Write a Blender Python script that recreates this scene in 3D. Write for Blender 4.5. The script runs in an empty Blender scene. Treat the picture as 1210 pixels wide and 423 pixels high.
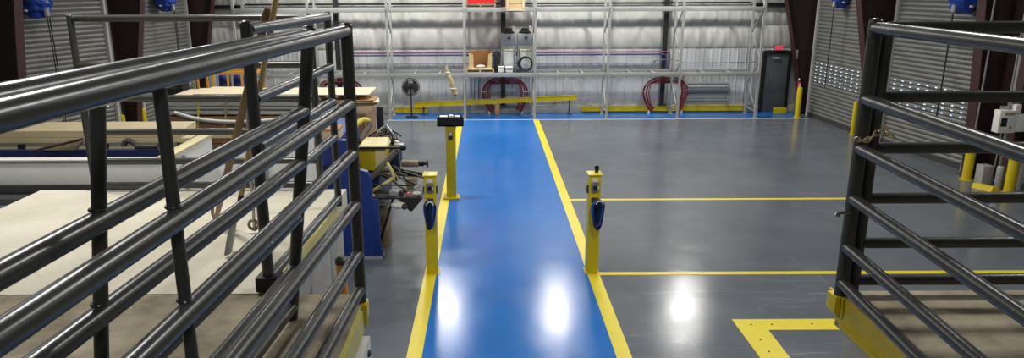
import bpy, bmesh, math, random
from mathutils import Vector, Matrix
random.seed(7)
PI = math.pi
SC = bpy.context.scene
COL = SC.collection

# ------------------------------------------------------------------ materials
def lin(c):
    return tuple((x/255/12.92 if x/255 <= 0.04045 else ((x/255+0.055)/1.055)**2.4) for x in c)

def mat(name, rgb, rough=0.5, metal=0.0, var=0.0, vscale=3.0, bump=0.0, bscale=20.0, rvar=0.0,
        stretch=(1, 1, 1), spec=0.5, emit=None, estr=0.0, second=None, coat=0.0):
    m = bpy.data.materials.new(name); m.use_nodes = True
    nt = m.node_tree; N = nt.nodes; L = nt.links
    b = N['Principled BSDF']
    c = lin(rgb)
    b.inputs['Base Color'].default_value = (*c, 1)
    b.inputs['Roughness'].default_value = rough
    b.inputs['Metallic'].default_value = metal
    b.inputs['Specular IOR Level'].default_value = spec
    b.inputs['Coat Weight'].default_value = coat
    if emit:
        b.inputs['Emission Color'].default_value = (*lin(emit), 1)
        b.inputs['Emission Strength'].default_value = estr
    if var or bump or rvar or second:
        tc = N.new('ShaderNodeTexCoord'); mp = N.new('ShaderNodeMapping')
        mp.inputs['Scale'].default_value = stretch
        L.new(tc.outputs['Object'], mp.inputs['Vector'])
    if var or second:
        n = N.new('ShaderNodeTexNoise'); n.inputs['Scale'].default_value = vscale
        n.inputs['Detail'].default_value = 5; n.inputs['Roughness'].default_value = 0.6
        L.new(mp.outputs['Vector'], n.inputs['Vector'])
        r = N.new('ShaderNodeValToRGB')
        r.color_ramp.elements[0].position = 0.3; r.color_ramp.elements[1].position = 0.7
        if second:
            c2 = lin(second)
            r.color_ramp.elements[0].color = (*c, 1); r.color_ramp.elements[1].color = (*c2, 1)
        else:
            r.color_ramp.elements[0].color = (*[x*(1-var) for x in c], 1)
            r.color_ramp.elements[1].color = (*[min(1, x*(1+var)) for x in c], 1)
        L.new(n.outputs['Fac'], r.inputs['Fac']); L.new(r.outputs['Color'], b.inputs['Base Color'])
    if rvar:
        n2 = N.new('ShaderNodeTexNoise'); n2.inputs['Scale'].default_value = vscale*1.7
        n2.inputs['Detail'].default_value = 6
        L.new(mp.outputs['Vector'], n2.inputs['Vector'])
        mr = N.new('ShaderNodeMapRange')
        mr.inputs['To Min'].default_value = max(0, rough-rvar); mr.inputs['To Max'].default_value = rough+rvar
        mr.inputs['From Min'].default_value = 0.3; mr.inputs['From Max'].default_value = 0.7
        L.new(n2.outputs['Fac'], mr.inputs['Value']); L.new(mr.outputs['Result'], b.inputs['Roughness'])
    if bump:
        n3 = N.new('ShaderNodeTexNoise'); n3.inputs['Scale'].default_value = bscale
        n3.inputs['Detail'].default_value = 4
        L.new(mp.outputs['Vector'], n3.inputs['Vector'])
        bp = N.new('ShaderNodeBump'); bp.inputs['Strength'].default_value = bump
        bp.inputs['Distance'].default_value = 0.02 if bscale < 60 else 0.004
        L.new(n3.outputs['Fac'], bp.inputs['Height']); L.new(bp.outputs['Normal'], b.inputs['Normal'])
    return m

M = dict(
    floor=mat('grey_epoxy', (98, 103, 109), 0.17, var=0.12, vscale=0.9, rvar=0.06, bump=0.2, bscale=70, spec=0.3),
    blue=mat('blue_epoxy', (36, 110, 188), 0.17, var=0.08, vscale=0.8, rvar=0.05, bump=0.2, bscale=70, spec=0.32),
    yline=mat('yellow_floor_paint', (226, 206, 40), 0.35, var=0.04, vscale=5),
    wline=mat('white_edge_paint', (190, 192, 190), 0.5),
    yellow=mat('yellow_steel_paint', (206, 184, 14), 0.4, var=0.05, vscale=6),
    yelworn=mat('worn_yellow_paint', (196, 178, 40), 0.5, var=0.18, vscale=5, second=(176, 154, 40)),
    palelow=mat('pale_yellow_paint', (205, 196, 118), 0.5, var=0.06, vscale=4),
    rail=mat('dark_grey_pipe_paint', (62, 63, 60), 0.29, var=0.07, vscale=5, rvar=0.02, spec=0.55),
    concd=mat('grimy_concrete', (98, 88, 66), 0.8, second=(164, 154, 130), vscale=3.2, bump=0.25, bscale=25),
    concl=mat('clean_concrete', (196, 190, 168), 0.85, second=(214, 208, 190), vscale=1.6, bump=0.35, bscale=25),
    concg=mat('grey_concrete', (150, 148, 142), 0.85, second=(172, 170, 163), vscale=2.5, bump=0.25, bscale=18),
    liner=mat('white_wall_liner', (192, 192, 187), 0.45, var=0.06, vscale=2.5),
    linerlow=mat('white_ribbed_liner', (196, 198, 198), 0.4, var=0.05, vscale=3),
    wall=mat('grey_wall_sheet', (172, 172, 168), 0.6),
    ceil=mat('ceiling_liner', (196, 196, 192), 0.8),
    door=mat('grey_slat_paint', (112, 112, 108), 0.42, var=0.05, vscale=2),
    doordk=mat('dark_grey_door_paint', (84, 89, 92), 0.45, var=0.04, vscale=2),
    black=mat('black_paint', (22, 22, 23), 0.5),
    rubber=mat('black_rubber', (20, 20, 22), 0.6),
    maroon=mat('dark_red_primer', (40, 22, 22), 0.6, var=0.12, vscale=2),
    maroonl=mat('dark_red_flange', (60, 32, 31), 0.6, var=0.1, vscale=2),
    rack=mat('light_grey_rack_steel', (160, 162, 157), 0.45, var=0.05, vscale=4),
    galv=mat('galvanised_steel', (170, 172, 172), 0.38, metal=0.7, var=0.1, vscale=8),
    steel=mat('bare_steel', (150, 150, 146), 0.3, metal=0.9, var=0.1, vscale=8),
    red=mat('red_plastic', (205, 38, 36), 0.4), redhose=mat('dark_red_hose', (128, 26, 42), 0.45),
    pipered=mat('red_wall_pipe', (126, 74, 98), 0.45), pipeblue=mat('blue_wall_pipe', (72, 76, 126), 0.4), pipegrey=mat('grey_blue_conduit', (120, 124, 148), 0.4),
    wood=mat('pale_wood', (206, 178, 128), 0.65, var=0.16, vscale=3, stretch=(1, 8, 8)),
    ply=mat('plywood', (212, 196, 162), 0.65, var=0.12, vscale=3, stretch=(1, 6, 6)),
    handle=mat('ash_handle_wood', (200, 174, 128), 0.5, var=0.18, vscale=7, stretch=(6, 6, 1)),
    handledk=mat('weathered_handle_wood', (124, 102, 68), 0.55, var=0.25, vscale=7, stretch=(6, 6, 1)),
    card=mat('brown_cardboard', (176, 132, 84), 0.75, var=0.08, vscale=4),
    cardd=mat('brown_crate_board', (152, 120, 84), 0.75, var=0.18, vscale=4, stretch=(1, 1, 6)),
    board=mat('beige_timber', (206, 192, 152), 0.65, var=0.1, vscale=2, stretch=(0.6, 5, 8)),
    white=mat('white_paint', (228, 228, 222), 0.5, var=0.05, vscale=3),
    offw=mat('off_white_plastic', (226, 224, 214), 0.45),
    pvc=mat('pale_grey_tube', (202, 202, 196), 0.4, var=0.06, vscale=4),
    strap=mat('yellow_strap', (224, 208, 86), 0.6),
    green=mat('grey_green_steel', (124, 126, 108), 0.5, var=0.1, vscale=3),
    navy=mat('navy_steel', (22, 30, 72), 0.45), mblue=mat('machine_blue', (16, 50, 126), 0.4, var=0.08, vscale=3),
    blueplastic=mat('blue_plastic_film', (26, 62, 150), 0.25, bump=0.6, bscale=9),
    orange=mat('orange_paint', (222, 158, 52), 0.5), grey=mat('mid_grey_enamel', (152, 154, 154), 0.45, var=0.04),
    dgrey=mat('charcoal_metal', (62, 62, 60), 0.45, var=0.15, vscale=5),
    hosebr=mat('dusty_hose', (112, 104, 92), 0.55, var=0.2, vscale=6),
    tan=mat('tan_dusty_metal', (150, 134, 108), 0.6, var=0.2, vscale=5),
    cream=mat('cream_panel', (224, 212, 158), 0.5), clear=mat('milky_bag_film', (206, 208, 202), 0.35, bump=0.5, bscale=12),
    gold=mat('pale_brass_chain', (206, 196, 160), 0.4, metal=0.55), cable=mat('blue_black_cable', (18, 26, 58), 0.4),
    cableblue=mat('blue_cable_jacket', (30, 74, 170), 0.4), exitred=mat('lit_red_sign', (150, 40, 50), 0.5, emit=(230, 96, 110), estr=0.5),
    glow=mat('daylight_slot', (190, 205, 220), 0.3, emit=(200, 220, 240), estr=0.85), lens=mat('dark_glass', (12, 14, 18), 0.15),
    blackdull=mat('dull_black_steel', (30, 30, 30), 0.6), tanroll=mat('tan_rolled_fabric', (178, 160, 122), 0.75, var=0.25, vscale=9),
    swgrey=mat('switch_grey', (112, 116, 118), 0.45), signred=mat('dusty_pink_red', (206, 110, 108), 0.5), signw=mat('white_sign', (220, 206, 204), 0.5), extred=mat('extinguisher_red', (170, 24, 26), 0.35),
)

def floor_scuffs(m):
    """pale tyre scuffs and scratches of their own shape over the epoxy"""
    nt = m.node_tree; N = nt.nodes; L = nt.links; b = N['Principled BSDF']
    src = b.inputs['Base Color'].links[0].from_socket
    tc = N.new('ShaderNodeTexCoord')
    acc = None
    for (sx, sy, rot, lo) in ((0.3, 3.4, 0.45, 0.57), (0.5, 4.6, -0.5, 0.6), (3.5, 0.3, 0.3, 0.6)):
        mp = N.new('ShaderNodeMapping'); mp.inputs['Scale'].default_value = (sx, sy, 1); mp.inputs['Rotation'].default_value = (0, 0, rot)
        n = N.new('ShaderNodeTexNoise'); n.inputs['Scale'].default_value = 2.0; n.inputs['Detail'].default_value = 7
        n.inputs['Roughness'].default_value = 0.7; n.inputs['Distortion'].default_value = 0.6
        mr = N.new('ShaderNodeMapRange'); mr.inputs['From Min'].default_value = lo; mr.inputs['From Max'].default_value = lo+0.14
        L.new(tc.outputs['Object'], mp.inputs['Vector']); L.new(mp.outputs['Vector'], n.inputs['Vector']); L.new(n.outputs['Fac'], mr.inputs['Value'])
        if acc is None: acc = mr.outputs['Result']
        else:
            mx = N.new('ShaderNodeMath'); mx.operation = 'MAXIMUM'
            L.new(acc, mx.inputs[0]); L.new(mr.outputs['Result'], mx.inputs[1]); acc = mx.outputs[0]
    ml = N.new('ShaderNodeMath'); ml.operation = 'MULTIPLY'; ml.inputs[1].default_value = 0.4
    big = N.new('ShaderNodeTexNoise'); big.inputs['Scale'].default_value = 0.35; big.inputs['Detail'].default_value = 3
    L.new(tc.outputs['Object'], big.inputs['Vector'])
    mb_ = N.new('ShaderNodeMapRange'); mb_.inputs['From Min'].default_value = 0.48; mb_.inputs['From Max'].default_value = 0.66
    L.new(big.outputs['Fac'], mb_.inputs['Value'])
    mm = N.new('ShaderNodeMath'); mm.operation = 'MULTIPLY'
    L.new(acc, mm.inputs[0]); L.new(mb_.outputs['Result'], mm.inputs[1])
    L.new(mm.outputs[0], ml.inputs[0])
    mix = N.new('ShaderNodeMix'); mix.data_type = 'RGBA'
    L.new(ml.outputs[0], mix.inputs['Factor']); L.new(src, mix.inputs['A']); mix.inputs['B'].default_value = (*lin((176, 180, 182)), 1)
    L.new(mix.outputs['Result'], b.inputs['Base Color'])
floor_scuffs(M['floor'])

# ------------------------------------------------------------------ mesh builder (world coordinates)
class MB:
    def __init__(s): s.bm = bmesh.new()
    def box(s, x0, x1, y0, y1, z0, z1, bev=0.0):
        return s.hexa([(x0, y0, z0), (x1, y0, z0), (x1, y1, z0), (x0, y1, z0), (x0, y0, z1), (x1, y0, z1), (x1, y1, z1), (x0, y1, z1)], bev)
    def hexa(s, c, bev=0.0):
        v = [s.bm.verts.new(p) for p in c]
        fs = [s.bm.faces.new([v[i] for i in q]) for q in ((3, 2, 1, 0), (4, 5, 6, 7), (0, 1, 5, 4), (1, 2, 6, 5), (2, 3, 7, 6), (3, 0, 4, 7))]
        if bev > 0:
            es = list({e for f in fs for e in f.edges})
            bmesh.ops.bevel(s.bm, geom=es, offset=bev, segments=2, affect='EDGES', profile=0.6)
        return s
    def bar(s, a, b, w, h, up=(0, 0, 1), bev=0.0):
        a = Vector(a); b = Vector(b); d = (b-a).normalized(); u = Vector(up)
        sd = d.cross(u)
        if sd.length < 1e-4: sd = d.cross(Vector((1, 0, 0)))
        sd.normalize(); u = sd.cross(d).normalized()
        sd = sd*w/2; u = u*h/2
        return s.hexa([a-sd-u, a+sd-u, b+sd-u, b-sd-u, a-sd+u, a+sd+u, b+sd+u, b-sd+u], bev)
    def tube(s, pts, r, n=12, closed=False):
        pts = [Vector(p) for p in pts]; m = len(pts); rr = r if isinstance(r, (list, tuple)) else [r]*m
        rings = []; prev = None
        for i, p in enumerate(pts):
            if closed: t = (pts[(i+1) % m]-pts[i-1]).normalized()
            else: t = (pts[min(i+1, m-1)]-pts[max(i-1, 0)]).normalized()
            if prev is None:
                a = t.cross(Vector((0, 0, 1)))
                if a.length < 0.05: a = t.cross(Vector((0, 1, 0)))
            else: a = prev - t*prev.dot(t)
            a.normalize(); prev = a; bb = t.cross(a)
            rings.append([s.bm.verts.new(p+(a*math.cos(2*PI*k/n)+bb*math.sin(2*PI*k/n))*rr[i]) for k in range(n)])
        for i in range(m if closed else m-1):
            A = rings[i]; B = rings[(i+1) % m]
            for k in range(n): s.bm.faces.new((A[k], A[(k+1) % n], B[(k+1) % n], B[k]))
        if not closed:
            s.bm.faces.new(rings[0][::-1]); s.bm.faces.new(rings[-1])
        return s
    def lathe(s, c, prof, n=20, axis='Z'):
        c = Vector(c); rings = []
        for r, h in prof:
            ring = []
            for k in range(n):
                a = 2*PI*k/n; x, y = r*math.cos(a), r*math.sin(a)
                p = {'Z': (x, y, h), 'Y': (x, h, y), 'X': (h, x, y)}[axis]
                ring.append(s.bm.verts.new(c+Vector(p)))
            rings.append(ring)
        for A, B in zip(rings, rings[1:]):
            for k in range(n): s.bm.faces.new((A[k], A[(k+1) % n], B[(k+1) % n], B[k]))
        s.bm.faces.new(rings[0][::-1]); s.bm.faces.new(rings[-1])
        return s
    def torus(s, c, R, r, axis='Y', n=28, k=8, arc=1.0, start=0.0):
        c = Vector(c); pts = []
        m = n if arc >= 1 else n+1
        for i in range(m):
            a = start+2*PI*arc*i/n; u, v = R*math.cos(a), R*math.sin(a)
            pts.append(c+Vector({'Y': (u, 0, v), 'Z': (u, v, 0), 'X': (0, u, v)}[axis]))
        return s.tube(pts, r, k, closed=arc >= 1)
    def prism(s, poly, vec):
        vec = Vector(vec); a = [s.bm.verts.new(p) for p in poly]; b = [s.bm.verts.new(Vector(p)+vec) for p in poly]; n = len(a)
        s.bm.faces.new(a[::-1]); s.bm.faces.new(b)
        for k in range(n): s.bm.faces.new((a[k], a[(k+1) % n], b[(k+1) % n], b[k]))
        return s
    def ball(s, c, r, sc=(1, 1, 1), u=14, v=8):
        bmesh.ops.create_uvsphere(s.bm, u_segments=u, v_segments=v, radius=1, matrix=Matrix.Translation(c) @ Matrix.Diagonal((r*sc[0], r*sc[1], r*sc[2], 1)))
        return s
    def grid(s, fn, nu, nv, thick=None):
        g = [[s.bm.verts.new(fn(i/nu, j/nv)) for j in range(nv+1)] for i in range(nu+1)]
        for i in range(nu):
            for j in range(nv): s.bm.faces.new((g[i][j], g[i+1][j], g[i+1][j+1], g[i][j+1]))
        return s
    def build(s, name, material, parent=None, flat=False):
        me = bpy.data.meshes.new(name); bmesh.ops.recalc_face_normals(s.bm, faces=s.bm.faces)
        off = Vector((0, 0, 0)); p = parent
        while p is not None: off = off + Vector(p.location); p = p.parent
        if parent is not None: bmesh.ops.translate(s.bm, verts=s.bm.verts, vec=-off)
        s.bm.to_mesh(me); s.bm.free()
        me.materials.append(material)
        if not flat:
            me.shade_smooth(); me.set_sharp_from_angle(angle=math.radians(38))
        o = bpy.data.objects.new(name, me); COL.objects.link(o)
        if parent is not None: o.parent = parent
        else:
            # origin at the base centre of the mesh
            vs = [v.co for v in me.vertices]
            c = Vector(((min(v.x for v in vs)+max(v.x for v in vs))/2, (min(v.y for v in vs)+max(v.y for v in vs))/2, min(v.z for v in vs)))
            me.transform(Matrix.Translation(-c)); o.location = c
        return o

def thing(name, label, cat, loc, group=None):
    o = bpy.data.objects.new(name, None); COL.objects.link(o); o.location = loc; o.empty_display_size = 0.1
    o['label'] = label; o['category'] = cat
    if group: o['group'] = group
    return o
def tag(o, label, cat, group=None):
    o['label'] = label; o['category'] = cat
    if group: o['group'] = group
    return o
def struct(o): o['kind'] = 'structure'; return o
def copy_tree(o, parent=None):
    c = o.copy(); COL.objects.link(c)
    if parent is not None: c.parent = parent
    for ch in list(o.children): copy_tree(ch, c)
    return c
def B(x0, x1, y0, y1, z0, z1, bev=0.0): return MB().box(x0, x1, y0, y1, z0, z1, bev)
def lerp(a, b, t): return a+(b-a)*t
def arc_pts(pts, n=10):
    """Catmull-Rom through points"""
    P = [Vector(p) for p in pts]; out = []
    for i in range(len(P)-1):
        p0 = P[max(i-1, 0)]; p1 = P[i]; p2 = P[i+1]; p3 = P[min(i+2, len(P)-1)]
        for k in range(n):
            t = k/n
            out.append(0.5*((2*p1)+(p2-p0)*t+(2*p0-5*p1+4*p2-p3)*t*t+(3*p1-p0-3*p2+p3)*t**3))
    out.append(P[-1]); return out

YB = 25.3                    # back wall plane
def XR(y): return 11.0+(24.6-y)*0.03+max(0, 19.8-y)*0.07
def XL(y): return -9.95-(24.6-y)*0.055-max(0, 19.6-y)*0.22

# ------------------------------------------------------------------ setting
struct(B(-13, 13.5, -6, 25.6, -0.2, 0).build('floor', M['floor']))
# painted strips (a skin of paint a few millimetres thick)
struct(B(-0.8, 1.54, -4, 23.72, 0, 0.003).build('trim_1', M['blue']))
struct(B(-3.25, 10.6, 23.80, 25.16, 0, 0.003).build('trim_2', M['blue']))
struct(B(-3.35, 10.75, 23.72, 23.80, 0, 0.004).build('trim_3', M['wline']))
struct(B(-0.985, -0.80, -4, 23.72, 0, 0.004).build('trim_4', M['yline']))
struct(B(1.54, 1.725, -4, 23.72, 0, 0.004).build('trim_5', M['yline']))
struct(B(1.725, 9.2, 14.33, 14.44, 0, 0.004).build('trim_6', M['yline']))
struct(B(1.725, 9.2, 10.33, 10.44, 0, 0.004).build('trim_7', M['yline']))
# bold yellow corner mark
cm = thing('floor_corner_mark', 'wide yellow corner mark with dark bolt holes on the grey floor by the right platform', 'floor marking', (3.4, 8.6, 0))
mb = MB().prism([(3.25, 8.78, 0.0), (5.4, 8.78, 0.0), (5.4, 8.47, 0.0), (3.62, 8.47, 0.0), (3.56, 5.5, 0.0), (3.25, 5.5, 0.0)][::-1], (0, 0, 0.006))
mb.build('painted_angle', M['yline'], cm)
for x, y in ((3.45, 8.62), (3.72, 8.62), (4.25, 8.63), (4.9, 8.63), (3.42, 8.2), (3.41, 7.9), (3.4, 7.2)):
    MB().lathe((x, y, 0.006), [(0.016, 0), (0.014, 0.004), (0.005, 0.006)], 10).build('bolt', M['dgrey'], cm)

# back wall : ribbed liner low, quilted insulation high
GIRTS = [2.2, 2.98, 3.68, 4.45, 5.3, 6.2, 7.2]
def wall_low(u, v):
    x = lerp(-11, 12.2, u); z = lerp(0.26, 2.2, v)
    ph = (x % 0.3)/0.3
    rib = 0.02 if ph < 0.22 else (0.006 if 0.5 < ph < 0.62 else 0.0)
    return (x, YB-rib+0.005*math.sin(x*9+z*3)*math.sin(z*3.3+x*2.1), z)
def wall_high(u, v):
    x = lerp(-11, 12.2, u); z = lerp(2.2, 7.2, v)
    k = 0
    while k < len(GIRTS)-2 and z > GIRTS[k+1]: k += 1
    t = (z-GIRTS[k])/(GIRTS[k+1]-GIRTS[k])
    bulge = 0.085*math.sin(PI*min(max(t, 0), 1))**0.6
    wr = (0.011*math.sin(x*13+2*math.sin(x*1.7)+1.2*math.sin(z*3+x))+0.006*math.sin(x*29+z*4)+0.012*math.sin(x*3.1+z))*math.sin(PI*min(max(t, 0), 1))**0.5
    return (x, YB-bulge-wr, z)
struct(MB().grid(wall_low, 928, 22).build('wall_back', M['linerlow']))
struct(MB().grid(wall_high, 700, 90).build('wall_back_quilt', M['liner']))
struct(MB().box(-11, 9.55, 25.12, 25.5, 0, 0.26, 0.01).build('baseboard_back', M['concg']))
struct(B(10.55, 12.2, 25.12, 25.5, 0, 0.26, 0.01).build('baseboard_right', M['concg']))
struct(B(-11, -8.25, 25.05, 25.2, 3.62, 3.74).build('trim_8', M['black']))
struct(B(9.05, 10.4, 25.05, 25.2, 3.62, 3.74).build('trim_9', M['black']))
mb = MB()
for x0, x1 in ((-8.2, 9.0),): mb.box(x0, x1, 25.16, 25.2, 3.72, 3.78)
struct(mb.build('trim_10', M['black']))

def side_wall(X, s, name):
    """sheet wall leaning along the line of the doors, full height"""
    mb = MB()
    ys = [-6+0.5*i for i in range(64)]
    ys = [y for y in ys if y < 25.6]+[25.6]
    a = [(X(y)+s*0.12, y) for y in ys]
    vs0 = [mb.bm.verts.new((x, y, 0)) for x, y in a]; vs1 = [mb.bm.verts.new((x, y, 7.2)) for x, y in a]
    vs2 = [mb.bm.verts.new((x+s*0.2, y, 0)) for x, y in a]; vs3 = [mb.bm.verts.new((x+s*0.2, y, 7.2)) for x, y in a]
    for i in range(len(a)-1):
        mb.bm.faces.new((vs0[i], vs0[i+1], vs1[i+1], vs1[i])); mb.bm.faces.new((vs2[i], vs2[i+1], vs3[i+1], vs3[i]))
    return struct(mb.build(name, M['wall']))
side_wall(XR, 1, 'wall_right'); side_wall(XL, -1, 'wall_left')
struct(B(-13, 13.5, -6.2, -6, 0, 7.2).build('wall_front', M['wall']))
struct(B(-13, 13.5, -6, 25.6, 7.2, 7.4).build('ceiling', M['ceil']))

# roller doors (curved slats, daylight slots)
def roller_door(X, s, y0, y1, name, slots):
    prof = []; z = 0.1; pitch = 0.118
    while z < 4.75:
        for k in range(6):
            t = k/6; prof.append((z+pitch*t, 0.042*math.sin(PI*t)**0.6 if t > 0 else 0))
        z += pitch
    mb = MB()
    A = [mb.bm.verts.new((X(y0)-s*(0.02+n), y0, z)) for z, n in prof]
    Bv = [mb.bm.verts.new((X(y1)-s*(0.02+n), y1, z)) for z, n in prof]
    for i in range(len(prof)-1): mb.bm.faces.new((A[i], A[i+1], Bv[i+1], Bv[i]))
    d = struct(mb.build(name, M['door']))
    # bottom bar with rubber
    MB().bar((X(y0)-s*0.045, y0, 0.06), (X(y1)-s*0.045, y1, 0.06), 0.05, 0.11).build('bottom_bar', M['dgrey'], d)
    # guides
    for y in (y0-0.05, y1+0.05):
        MB().bar((X(y)-s*0.05, y, 0), (X(y)-s*0.05, y, 4.8), 0.10, 0.10, (0, 1, 0)).build('guide', M['wall'], d)
    g = MB(); z = 0.1; rows = [0.1+pitch*(k+0.5) for k in range(9, 15)]
    n = slots
    for i in range(n):
        y = lerp(y0+0.3, y1-0.25, i/(n-1))
        for zz in rows:
            xx = X(y)-s*0.062
            g.box(xx-0.008, xx+0.008, y-0.04, y+0.04, zz-0.013, zz+0.013)
    g.build('daylight_slots', M['glow'], d)
    return d
roller_door(XR, 1, 21.15, 24.3, 'door_1', 9)
roller_door(XR, 1, 16.75, 19.85, 'door_2', 9)
roller_door(XL, -1, 16.75, 19.55, 'door_3', 9)
roller_door(XL, -1, 21.0, 24.3, 'door_4', 9)
roller_door(XR, 1, 12.2, 15.0, 'door_5', 9)
roller_door(XL, -1, 12.2, 15.3, 'door_6', 9)

# man door at the back
d = struct(B(9.66, 10.44, 25.12, 25.2, 0.0, 2.02, 0.004).build('door_7', M['doordk']))
MB().box(9.56, 9.66, 25.08, 25.22, 0, 2.12).box(10.44, 10.54, 25.08, 25.22, 0, 2.12).box(9.66, 10.44, 25.08, 25.22, 2.02, 2.14).build('door_frame', M['black'], d)
B(9.88, 10.14, 25.05, 25.12, 1.84, 1.91, 0.01).build('door_closer', M['grey'], d)
MB().tube([(10.32, 25.12, 0.98), (10.32, 25.06, 0.98), (10.22, 25.06, 0.98)], 0.014).build('door_handle', M['steel'], d)

# rigid-frame columns: tapered web + flanges; web lies across the hall
def column(X, s, y, top_in, bot_in, label):
    c = thing('steel_column', label, 'column', (X(y), y, 0), 'tapered frame columns along the side walls')
    w = X(y)+s*0.08
    def inner(z): return lerp(bot_in, top_in, max(0, min(1, (z-0.25)/3.65))**1.25)
    zs = [0, 0.25, 0.8, 1.4, 2.0, 2.6, 3.2, 3.9, 4.6, 5.6, 7.15]
    ins = [inner(z) if z < 3.9 else top_in-s*(z-3.9)*0.12 for z in zs]
    mb = MB()
    mb.prism([(w, y-0.01, z) for z in zs]+[(x, y-0.01, z) for x, z in zip(ins, zs)][::-1], (0, 0.02, 0))
    mb.build('web', M['maroon'], c)
    fl = MB()
    for i in range(len(zs)-1):
        fl.hexa([(ins[i]-s*0.0, y-0.15, zs[i]), (ins[i]-s*0.025, y-0.15, zs[i]), (ins[i]-s*0.025, y+0.15, zs[i]), (ins[i], y+0.15, zs[i]),
                 (ins[i+1], y-0.15, zs[i+1]), (ins[i+1]-s*0.025, y-0.15, zs[i+1]), (ins[i+1]-s*0.025, y+0.15, zs[i+1]), (ins[i+1], y+0.15, zs[i+1])])
    fl.build('inner_flange', M['maroonl'], c)
    MB().box(min(w, w+s*0.03), max(w, w+s*0.03), y-0.3, y+0.3, 0, 7.15).build('wall_flange', M['maroon'], c)
    MB().box(min(bot_in-s*0.08, w), max(bot_in-s*0.08, w), y-0.17, y+0.17, 0, 0.03).build('base_plate', M['dgrey'], c)
    return c
column(XR, 1, 24.62, 9.95, 10.75, 'dark red steel column at the right back corner beside the grey door')
column(XR, 1, 20.45, 10.28, 10.95, 'dark red steel column between the two right roller doors, half behind the gate end')
column(XR, 1, 16.2, 10.86, 11.12, 'dark red steel column at the right edge carrying the white control box')
column(XL, -1, 24.62, -9.1, -9.72, 'dark red steel column at the far left back corner')
column(XL, -1, 20.4, -9.5, -10.02, 'dark red steel column between the two left roller doors')
column(XL, -1, 16.2, -10.28, -10.62, 'near-black steel column at the left edge of the photo')
# second dark red member on the right wall behind the control box
c = thing('door_jamb', 'dark red steel door jamb at the right edge behind the white control box', 'door jamb', (XR(15.3), 15.3, 0))
MB().prism([(XR(15.2)+0.08, 15.2, 0), (XR(15.2)-0.3, 15.2, 0), (XR(15.2)-0.3, 15.22, 0), (XR(15.2)+0.08, 15.22, 0)], (0, 0, 5)).build('web', M['maroon'], c)
B(XR(15.2)-0.33, XR(15.2)-0.3, 15.1, 15.32, 0, 5).build('flange', M['maroonl'], c)

# wind posts on the back wall
for x, lb in ((-5.14, 'black wind post on the back wall behind the left rails'), (0.56, 'black wind post on the back wall between the cabinets and the carton'), (6.12, 'black wind post on the back wall where the pink and blue pipes end')):
    c = thing('wind_post', lb, 'column', (x, 25.1, 0.262), 'dark posts on the back wall')
    MB().box(x-0.08, x+0.08, 25.06, 25.075, 0.28, 7.1).box(x-0.012, x+0.012, 25.075, 25.15, 0.28, 7.1).build('i_section', M['blackdull'], c)
    B(x-0.14, x+0.14, 25.0, 25.16, 0.262, 0.28).build('foot_plate', M['dgrey'], c)

# wall pipes
def wpipe(name, label, pts, r, m):
    return tag(MB().tube(pts, r, 8).build(name, m), label, 'pipe')
wpipe('air_pipe', 'long dark pink pipe along the back wall, dropping at the right wind post', [(-4.9, 25.02, 2.12), (6.16, 25.02, 2.12), (6.27, 25.02, 2.08), (6.29, 25.02, 1.98), (6.29, 25.02, 1.5)], 0.03, M['pipered'])
wpipe('air_pipe', 'long dark blue pipe along the back wall, just under the pink one', [(-4.9, 25.02, 2.035), (6.0, 25.02, 2.035), (6.14, 25.02, 2.02), (6.18, 25.02, 1.95), (6.18, 25.02, 1.5)], 0.03, M['pipeblue'])
wpipe('conduit', 'thin grey blue conduit along the back wall with a bump over the right post', arc_pts([(-4.9, 25.02, 1.74), (1, 25.02, 1.74), (5.4, 25.02, 1.74), (5.75, 25.0, 1.82), (6.1, 24.95, 1.86), (6.6, 24.97, 1.82), (7, 25.0, 1.74), (9.3, 25.02, 1.76)], 6), 0.014, M['pipegrey'])

# ------------------------------------------------------------------ pipe rails
RZ = [4.10, 3.75, 3.50, 3.235, 2.97, 2.77]
R0 = 0.0295
def post(mbname, root, a, b, r=R0, cap=True):
    mb = MB().tube([a, b], r, 18)
    if cap: mb.ball(b, r*1.0, (1, 1, 0.55), 16, 8)
    return mb.build(mbname, M['rail'], root)
def rails(root, f0, f1, zs=RZ, r=R0, ends=True):
    """f0/f1: (z) -> end points"""
    for z in zs:
        a = Vector(f0(z)); b = Vector(f1(z))
        mb = MB().tube([a, b], r, 20)
        mb.build('rail', M['rail'], root)

PLZ = 2.70
# gate on the near left platform (front)
g = thing('pipe_gate', 'near left dark grey pipe gate, front of the two running to the camera', 'gate', (-0.67, 3.5, PLZ), 'dark grey pipe barriers')
fa = lambda z: (-0.672, 3.49, z); fb = lambda z: (-0.862, -0.1, z)
rails(g, fa, fb)
post('end_post', g, (-0.67, 3.5, 2.702), (-0.67, 3.5, 4.125)); post('end_post', g, (-0.862, -0.12, 2.702), (-0.862, -0.12, 4.125))
post('mid_post', g, (-0.775, 1.70, 2.702), (-0.775, 1.70, 4.08), 0.0165, False)
for z in RZ[1:]:
    MB().torus((-0.775, 1.70, z+0.03), 0.018, 0.0045, 'Z', 16, 6).build('weld', M['rail'], g)
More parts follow.
